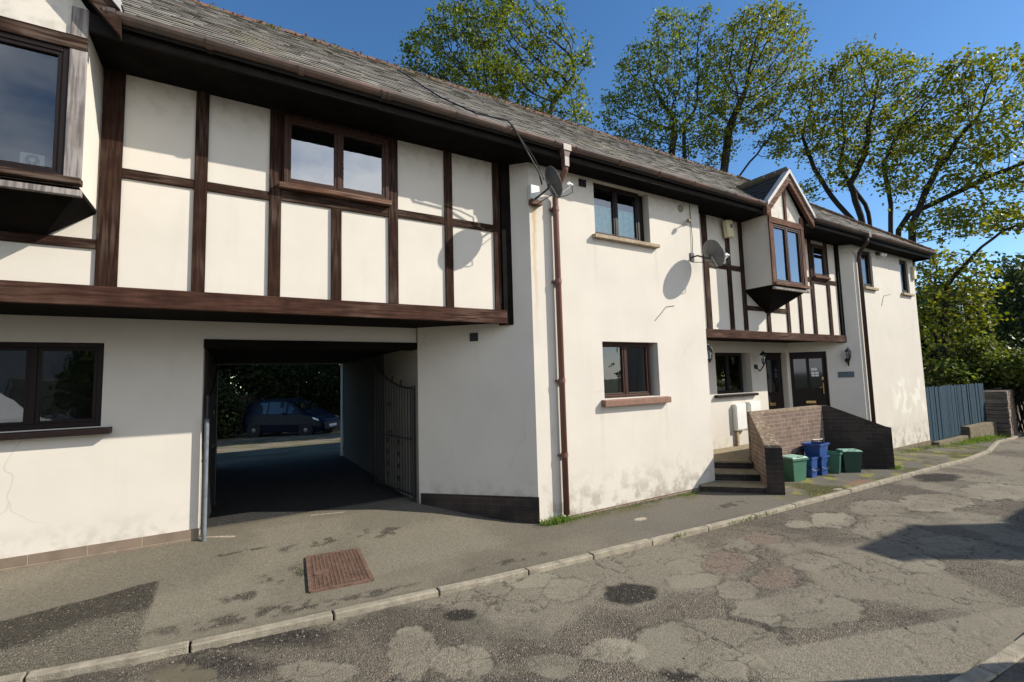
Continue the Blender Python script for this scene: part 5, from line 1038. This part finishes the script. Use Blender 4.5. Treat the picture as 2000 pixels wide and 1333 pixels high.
# yard planting seen through the archway; an unseen tree added to shade the parked car
shrub('dark laurel bush at the left of the yard behind the archway', 0, 0, 0, 0, 0, M['leafD'], 101, 5200, leaf=.14, group='yard shrubs', c=(-.6, 22.4, .75, 1.1, .7, 1.3))
shrub('dark hedge bush behind the parked car roof', 0, 0, 0, 0, 0, M['leafD'], 102, 7000, leaf=.15, group='yard shrubs', c=(2.6, 24.0, 1.8, 1.8, .8, 1.6))
shrub('dark hedge bush behind the parked car bonnet', 0, 0, 0, 0, 0, M['leafD'], 103, 7000, leaf=.15, group='yard shrubs', c=(5.6, 23.8, 1.6, 1.6, .8, 1.5))
shrub('dark hedge bush at the far left of the yard', 0, 0, 0, 0, 0, M['leafD'], 104, 7000, leaf=.15, group='yard shrubs', c=(-2.6, 23.8, 1.8, 1.8, .8, 1.7))
tree('shade_tree', 'dense yew added unseen behind the building to shade the yard', (8.6, 14.2, .1), [[0, [(8.4, 14.3, 2.0)]]], [(1.5, 21.6, 5.6, 3.4, 3.0, 1.1), (-2.5, 21.5, 5.4, 2.4, 2.6, 1.1), (7.5, 19.0, 5.2, 2.8, 2.4, 2.2), (8.0, 15.0, 4.6, 2.6, 2.0, 2.4), (5.2, 18.4, 5.2, 2.2, 1.6, 1.3), (6.0, 14.8, 5.0, 2.2, 1.9, 2.0), (10.0, 13.6, 5.2, 2.2, 1.8, 2.4), (4.4, 19.8, 5.0, 2.4, 1.8, 1.2)], 2500, .3, M['leafD'], 111, leaf=.22, per=16, spread=.25, trunk_r=.22)
for k_, (x_, y_) in enumerate([(-5.5, 26.5), (-1.5, 27), (2.0, 26.6), (5.5, 27), (9, 26.5)]):
    shrub(['tall dark tree far left behind the yard wall', 'tall dark tree behind the yard bushes, left of the car', 'tall dark tree directly behind the parked car', 'tall dark tree behind the car bonnet', 'tall dark tree hidden right of the archway view'][k_], 0, 0, 0, 0, 0, M['leafD'], 130+k_, 9000, leaf=.3, cat='tree', name='yard_tree', group='trees behind the yard', c=(x_, y_, 3.4, 2.3, 1.2, 3.2))
# small weeds and grass tufts: ground cover
def tufts(name, label, pts, seed):
    r = np.random.default_rng(seed); vs = []; fs = []
    for (cx, cy, rx, ry, n, h) in pts:
        for i in range(n):
            x, y = cx+r.normal(0, rx), cy+r.normal(0, ry); z = float(gz(x, y)); a = r.random()*6.28; w_ = .0045; l_ = h*r.uniform(.4, 1.2); dx, dy = math.cos(a)*l_*.6, math.sin(a)*l_*.6; o = len(vs)
            vs += [(x-w_*math.sin(a), y+w_*math.cos(a), z-.01), (x+w_*math.sin(a), y-w_*math.cos(a), z-.01), (x+dx*.5, y+dy*.5, z+l_*.7), (x+dx, y+dy, z+l_)]; fs += [(0+o, 1+o, 2+o), (0+o, 2+o, 3+o)]
    ob = MB().add(vs, fs).build(name, M['grass'], recalc=False); return tag(ob, label, 'weeds', kind='stuff')
tufts('weeds', 'small tufts of weed along the wall foot and kerb edges', [(3.12, 4.36, .10, .03, 260, .07), (3.4, 4.36, .15, .02, 90, .04), (4.2, 4.40, .5, .02, 120, .03), (5.3, 4.38, .4, .02, 160, .035), (9.6, 3.6, .08, .04, 140, .05), (10.4, 4.2, .5, .08, 200, .03), (12.6, 4.2, .8, .06, 260, .05), (15.0, 4.1, .6, .08, 380, .06), (16.3, 4.25, .7, .12, 700, .09), (.52, 4.45, .03, .08, 30, .03), (5.0, 3.28, .25, .015, 60, .03), (3.9, 3.33, .05, .01, 25, .03), (6.9, 3.5, .3, .06, 120, .02), (17.5, 4.8, .5, .2, 500, .1)], 5)
# loose stones along the wall foot
r = random.Random(12); mb = MB()
for i in range(260):
    k = r.random()
    if k < .35: x, y = r.uniform(3.0, 6.0), 4.44-abs(r.gauss(0, .05))
    elif k < .7: x = r.uniform(-1.2, 3); y = float(kerb_y(x))-.02-abs(r.gauss(0, .12))
    else: x, y = r.uniform(-1, 8), r.uniform(1.2, 5.2)
    z = float(gz(x, y if y > float(kerb_y(x)) else 2))+(0 if y > float(kerb_y(x)) else RZ); q = r.uniform(.003, .010)
    mb.lathe([(q*.6, -.002), (q, q*.3), (q*.5, q*.8)], (x, y, z), 5)
tag(mb.build('loose_gravel', M['stone'], smooth=False), 'scattered loose stone chips on the pavement and road', 'gravel', kind='stuff')

# ================================================================== VEHICLES
def vehicle(name, label, org, rot, L, Wd, prof, belt, mpaint, wheels, wr, glass_x, cat, van=False):
    """body lofted from side profile stations; x forward, origin on the ground at the middle"""
    t_ = thing(name, label, cat, org); ca, sa = math.cos(rot), math.sin(rot); f = lambda x, y, z: (org[0]+x*ca-y*sa, org[1]+x*sa+y*ca, org[2]+z)
    st_ = prof; vs = []; K = 8
    def ring(x, zb_, zbelt, zr, w):
        tw = .80 if not van else .93; z_up = zr
        return [(x, -w*.94, zb_), (x, -w, zb_+(zbelt-zb_)*.45), (x, -w*.985, zbelt), (x, -(w*tw if zr > zbelt+.05 else w*.95), zbelt+(zr-zbelt)*.88), (x, -(w*tw*.8 if zr > zbelt+.05 else w*.8), zr), (x, 0, zr+.012)]
    rings = []
    for x, zb_, zbelt, zr, w in st_:
        h_ = ring(x, zb_, zbelt, zr, w); rings.append(h_+[(p[0], -p[1], p[2]) for p in h_[-2::-1]])
    n = len(rings[0])
    for q in rings: vs += [f(*p) for p in q]
    fs = [(i*n+j, i*n+j+1, (i+1)*n+j+1, (i+1)*n+j) for i in range(len(rings)-1) for j in range(n-1)]+[tuple(range(n)), tuple(range((len(rings)-1)*n, len(rings)*n))[::-1]]
    fs += [(i*n, (i+1)*n, (i+1)*n+n-1, i*n+n-1) for i in range(len(rings)-1)]
    body = MB().add(vs, fs).build('body', mpaint, t_, smooth=False, bevel=.01)
    def surf(x, z, side):
        xs_ = [q[0] for q in st_]; zbelt = np.interp(x, xs_, [q[2] for q in st_]); zr = np.interp(x, xs_, [q[3] for q in st_]); w = np.interp(x, xs_, [q[4] for q in st_]); tw = .80 if not van else .93
        k = (z-zbelt)/max(.01, (zr-zbelt)*.88); y = w*.985+(w*tw-w*.985)*min(1, max(0, k)); return f(x, side*(y+.004), z)
    for side in (-1, 1):
        for gx in glass_x:
            MB().add([surf(x, z, side) for x, z in gx], [tuple(range(len(gx)))]).build('side_window', M['carglass'], t_, recalc=False)
        for wx in wheels:
            c_ = f(wx, side*(Wd/2-.045), wr); ax = Vector((-sa, ca, 0))*side
            w_ = MB().lathe([(wr*.62, -.06), (wr*.97, -.07), (wr, -.05), (wr, .05), (wr*.97, .06), (wr*.64, .055)], c_, 24, ax).build('wheel', M['tyre'], t_)
            MB().lathe([(wr*.62, .03), (wr*.6, .05), (wr*.16, .058), (.0001, .06)], c_, 10, ax).build('rim', M['rim'], w_)
            MB().lathe([(wr*1.12, -.10), (wr*1.12, .0505)], f(wx, side*(Wd/2-.05), wr), 20, ax).build('wheel_arch', M['blackpl'], t_)
        MB().tube([surf(glass_x[-1][0][0]-.1, belt, side), f(glass_x[-1][0][0]-.1, side*(Wd/2+.09), belt+.07)], [.02, .045], 8).build('wing_mirror', mpaint, t_)
    return t_, f
co = (2.15, 21.4, float(gz(2.15, 21.4))-.01)
prof = [(-1.80, .30, .62, .66, .64), (-1.74, .20, .78, 1.05, .70), (-1.60, .18, .84, 1.36, .745), (-1.2, .18, .86, 1.46, .76), (-.5, .18, .87, 1.50, .765), (.1, .18, .87, 1.47, .765), (.45, .18, .87, 1.36, .76), (.95, .18, .86, 1.05, .755), (1.2, .18, .83, .92, .75), (1.5, .18, .74, .80, .73), (1.72, .20, .60, .66, .68), (1.83, .28, .50, .54, .58)]
car, cf = vehicle('parked_car', 'dark blue people carrier parked in the yard seen through the archway', co, -.72, 3.65, 1.53, prof, .88, M['carblue'], (-1.17, 1.13), .27, [[(-1.5, .91), (-.62, .92), (-.62, 1.36), (-1.3, 1.34), (-1.45, 1.2)], [(-.55, .92), (.22, .92), (.18, 1.36), (-.55, 1.38)], [(.30, .92), (.9, .91), (.34, 1.25)]], 'car')
for s_ in (-1, 1): MB().add([cf(1.38, s_*.742, .78), cf(1.64, s_*.715, .69), cf(1.66, s_*.712, .63), cf(1.46, s_*.736, .68)], [(0, 1, 2, 3)]).build('headlight', M['lens'], car, recalc=False)
MB().add([cf(.50, -.58, 1.345), cf(.50, .58, 1.345), cf(.95, .68, 1.07), cf(.95, -.68, 1.07)], [(0, 1, 2, 3)]).build('windscreen', M['carglass'], car)
MB().add([cf(1.845, -.26, .36), cf(1.845, .26, .36), cf(1.83, .26, .46), cf(1.83, -.26, .46)], [(0, 1, 2, 3)]).build('number_plate', M['paper'], car, recalc=False)
MB().add([cf(1.80, -.40, .60), cf(1.80, .40, .60), cf(1.76, .40, .66), cf(1.76, -.40, .66)], [(0, 1, 2, 3)]).build('grille', M['blackpl'], car, recalc=False)
for s_ in (-1, 1):
    for a_, b_, z_ in ((-.58, -.57, 0), (.26, .27, 0)): MB().add([cf(a_, s_*.770, .24), cf(b_, s_*.770, .24), cf(b_, s_*.770, .88), cf(a_, s_*.770, .88)], [(0, 1, 2, 3)]).build('door_gap', M['blackpl'], car, recalc=False)
    MB().tube([cf(-.5, s_*.778, .82), cf(-.36, s_*.778, .82)], .012, 6).build('door_handle', M['carblue'], car)
vo = (-5.2, -2.2, float(gz(-4.9, 2))-.01); z0 = .2
vprof = [(-2.2, .3, 1.0, 1.78, .80), (-2.1, .22, 1.02, 1.86, .84), (-1, .22, 1.03, 1.9, .85), (.5, .22, 1.03, 1.9, .85), (.9, .22, 1.03, 1.84, .85), (1.5, .22, 1.0, 1.12, .84), (2.0, .24, .84, .94, .80), (2.2, .34, .6, .7, .7)]
van, vf = vehicle('parked_van', 'white van parked opposite the building behind the camera, mirrored in the left window', vo, math.radians(4), 4.4, 1.7, vprof, 1.05, M['carwhite'], (-1.4, 1.45), .29, [[(.35, 1.08), (1.3, 1.07), (.85, 1.6), (.35, 1.66)]], 'van', True)
# ================================================================== HOUSES OPPOSITE (behind the camera: mirrored in the panes, walls added to cast the shadows on the lane)
def house(label, x0, x1, y0, y1, ze, zr, wins, ang=0):
    t_ = thing('opposite_house', label, 'house', ((x0+x1)/2, (y0+y1)/2, -.1), 'houses across the lane'); W_ = lambda *a, **k: wall('wall', *a, parent=t_, **k)
    W_((x1, y1), (x0, y1), -.3, ze, .25, M['oppwall'], holes=[(x1-b, x1-a, c_, d_) for a, b, c_, d_ in wins]); W_((x0, y0), (x1, y0), -.3, ze, .25, M['oppwall']); W_((x0, y1-.25), (x0, y0+.25), -.3, ze, .25, M['oppwall']); W_((x1, y0+.25), (x1, y1-.25), -.3, ze, .25, M['oppwall'])
    ym = (y0+y1)/2; MB().add([(x0-.2, y0-.2, ze), (x1+.2, y0-.2, ze), (x1+.2, ym, zr), (x0-.2, ym, zr), (x0-.2, y1+.2, ze), (x1+.2, y1+.2, ze)], [(0, 1, 2, 3), (3, 2, 5, 4), (0, 3, 4), (1, 5, 2), (0, 4, 5, 1)]).build('roof', M['slate'], t_)
    for a, b, c_, d_ in wins:
        w_ = MB().box(a, a+.05, y1-.15, y1-.08, c_, d_).box(b-.05, b, y1-.15, y1-.08, c_, d_).box(a+.05, b-.05, y1-.15, y1-.08, c_, c_+.05).box(a+.05, b-.05, y1-.15, y1-.08, d_-.05, d_).build('window', M['white'], t_)
        MB().box(a+.05, b-.05, y1-.13, y1-.12, c_+.05, d_-.05).build('pane', M['carglass'], w_)
    return t_
house('low pale house behind the camera, mirrored in the left window', -16, -1.5, -12, -6.0, 3.4, 5.2, [(-14, -12.8, .9, 2.0), (-11, -9.8, .9, 2.0), (-8, -6.8, .9, 2.0), (-5, -3.8, .9, 2.0)])
hw_ = thing('tall_shadow_wall', 'tall rendered wall added out of frame, its stepped top shaped to shade the road', 'wall', (12, -1.8, -.1))  # unseen wall added; its outline shapes the shadow on the road
pf = [(10.5, -.3), (16.5, -.3), (16.5, 3.85), (11.95, 3.85), (11.75, 4.42), (10.5, 4.42)]; vs_ = [(x, y, z) for y in (-1.85, -1.55) for x, z in pf]
MB().add(vs_, [tuple(range(6)), tuple(range(6, 12))[::-1]]+[(i, (i+1) % 6, 6+(i+1) % 6, 6+i) for i in range(6)]).build('wall', M['oppwall'], hw_); MB().box(10.46, 11.79, -1.89, -1.51, 4.422, 4.47).box(11.97, 16.54, -1.89, -1.51, 3.852, 3.90).build('coping', M['concrete'], hw_)
for k_, (x_, y_, z_) in enumerate([(25, -4.6, 3.0), (32, -6.2, 3.4), (40, -8.4, 4.0), (19, -6.5, 2.6)]):
    shrub(['first tree across the lane, out of frame, mirrored in the end windows', 'second tree across the lane, out of frame, farther along', 'third and tallest tree across the lane, out of frame', 'nearest low tree across the lane, out of frame'][k_], 0, 0, 0, 0, 0, M['leafA'], 140+k_, 9000, leaf=.3, cat='tree', name='lane_tree', group='trees across the lane', c=(x_, y_, z_, 2.6, 2.2, z_*.8))
gw = thing('low_shadow_wall', 'low brick wall added just outside the frame to shade the lane', 'wall', (5, -.3, 0)); MB().slab((3.75, .42), (8.3, -1.98), 0, .2, -.2, .95).build('wall', M['brick'], gw); MB().slab((3.72, .436), (8.32, -1.99), .03, .26, .951, 1.0).build('coping', M['coping'], gw)  # unseen wall added to cast the strip of shade in the foreground
shrub('garden shrub behind the camera, mirrored bright green in the left window', 0, 0, 0, 0, 0, M['leafH'], 121, 7000, leaf=.13, group='gardens opposite', c=(-3.0, -5.2, 1.6, .8, .8, 1.3))
for o in bpy.data.objects:
    if '_o' in o: del o['_o']
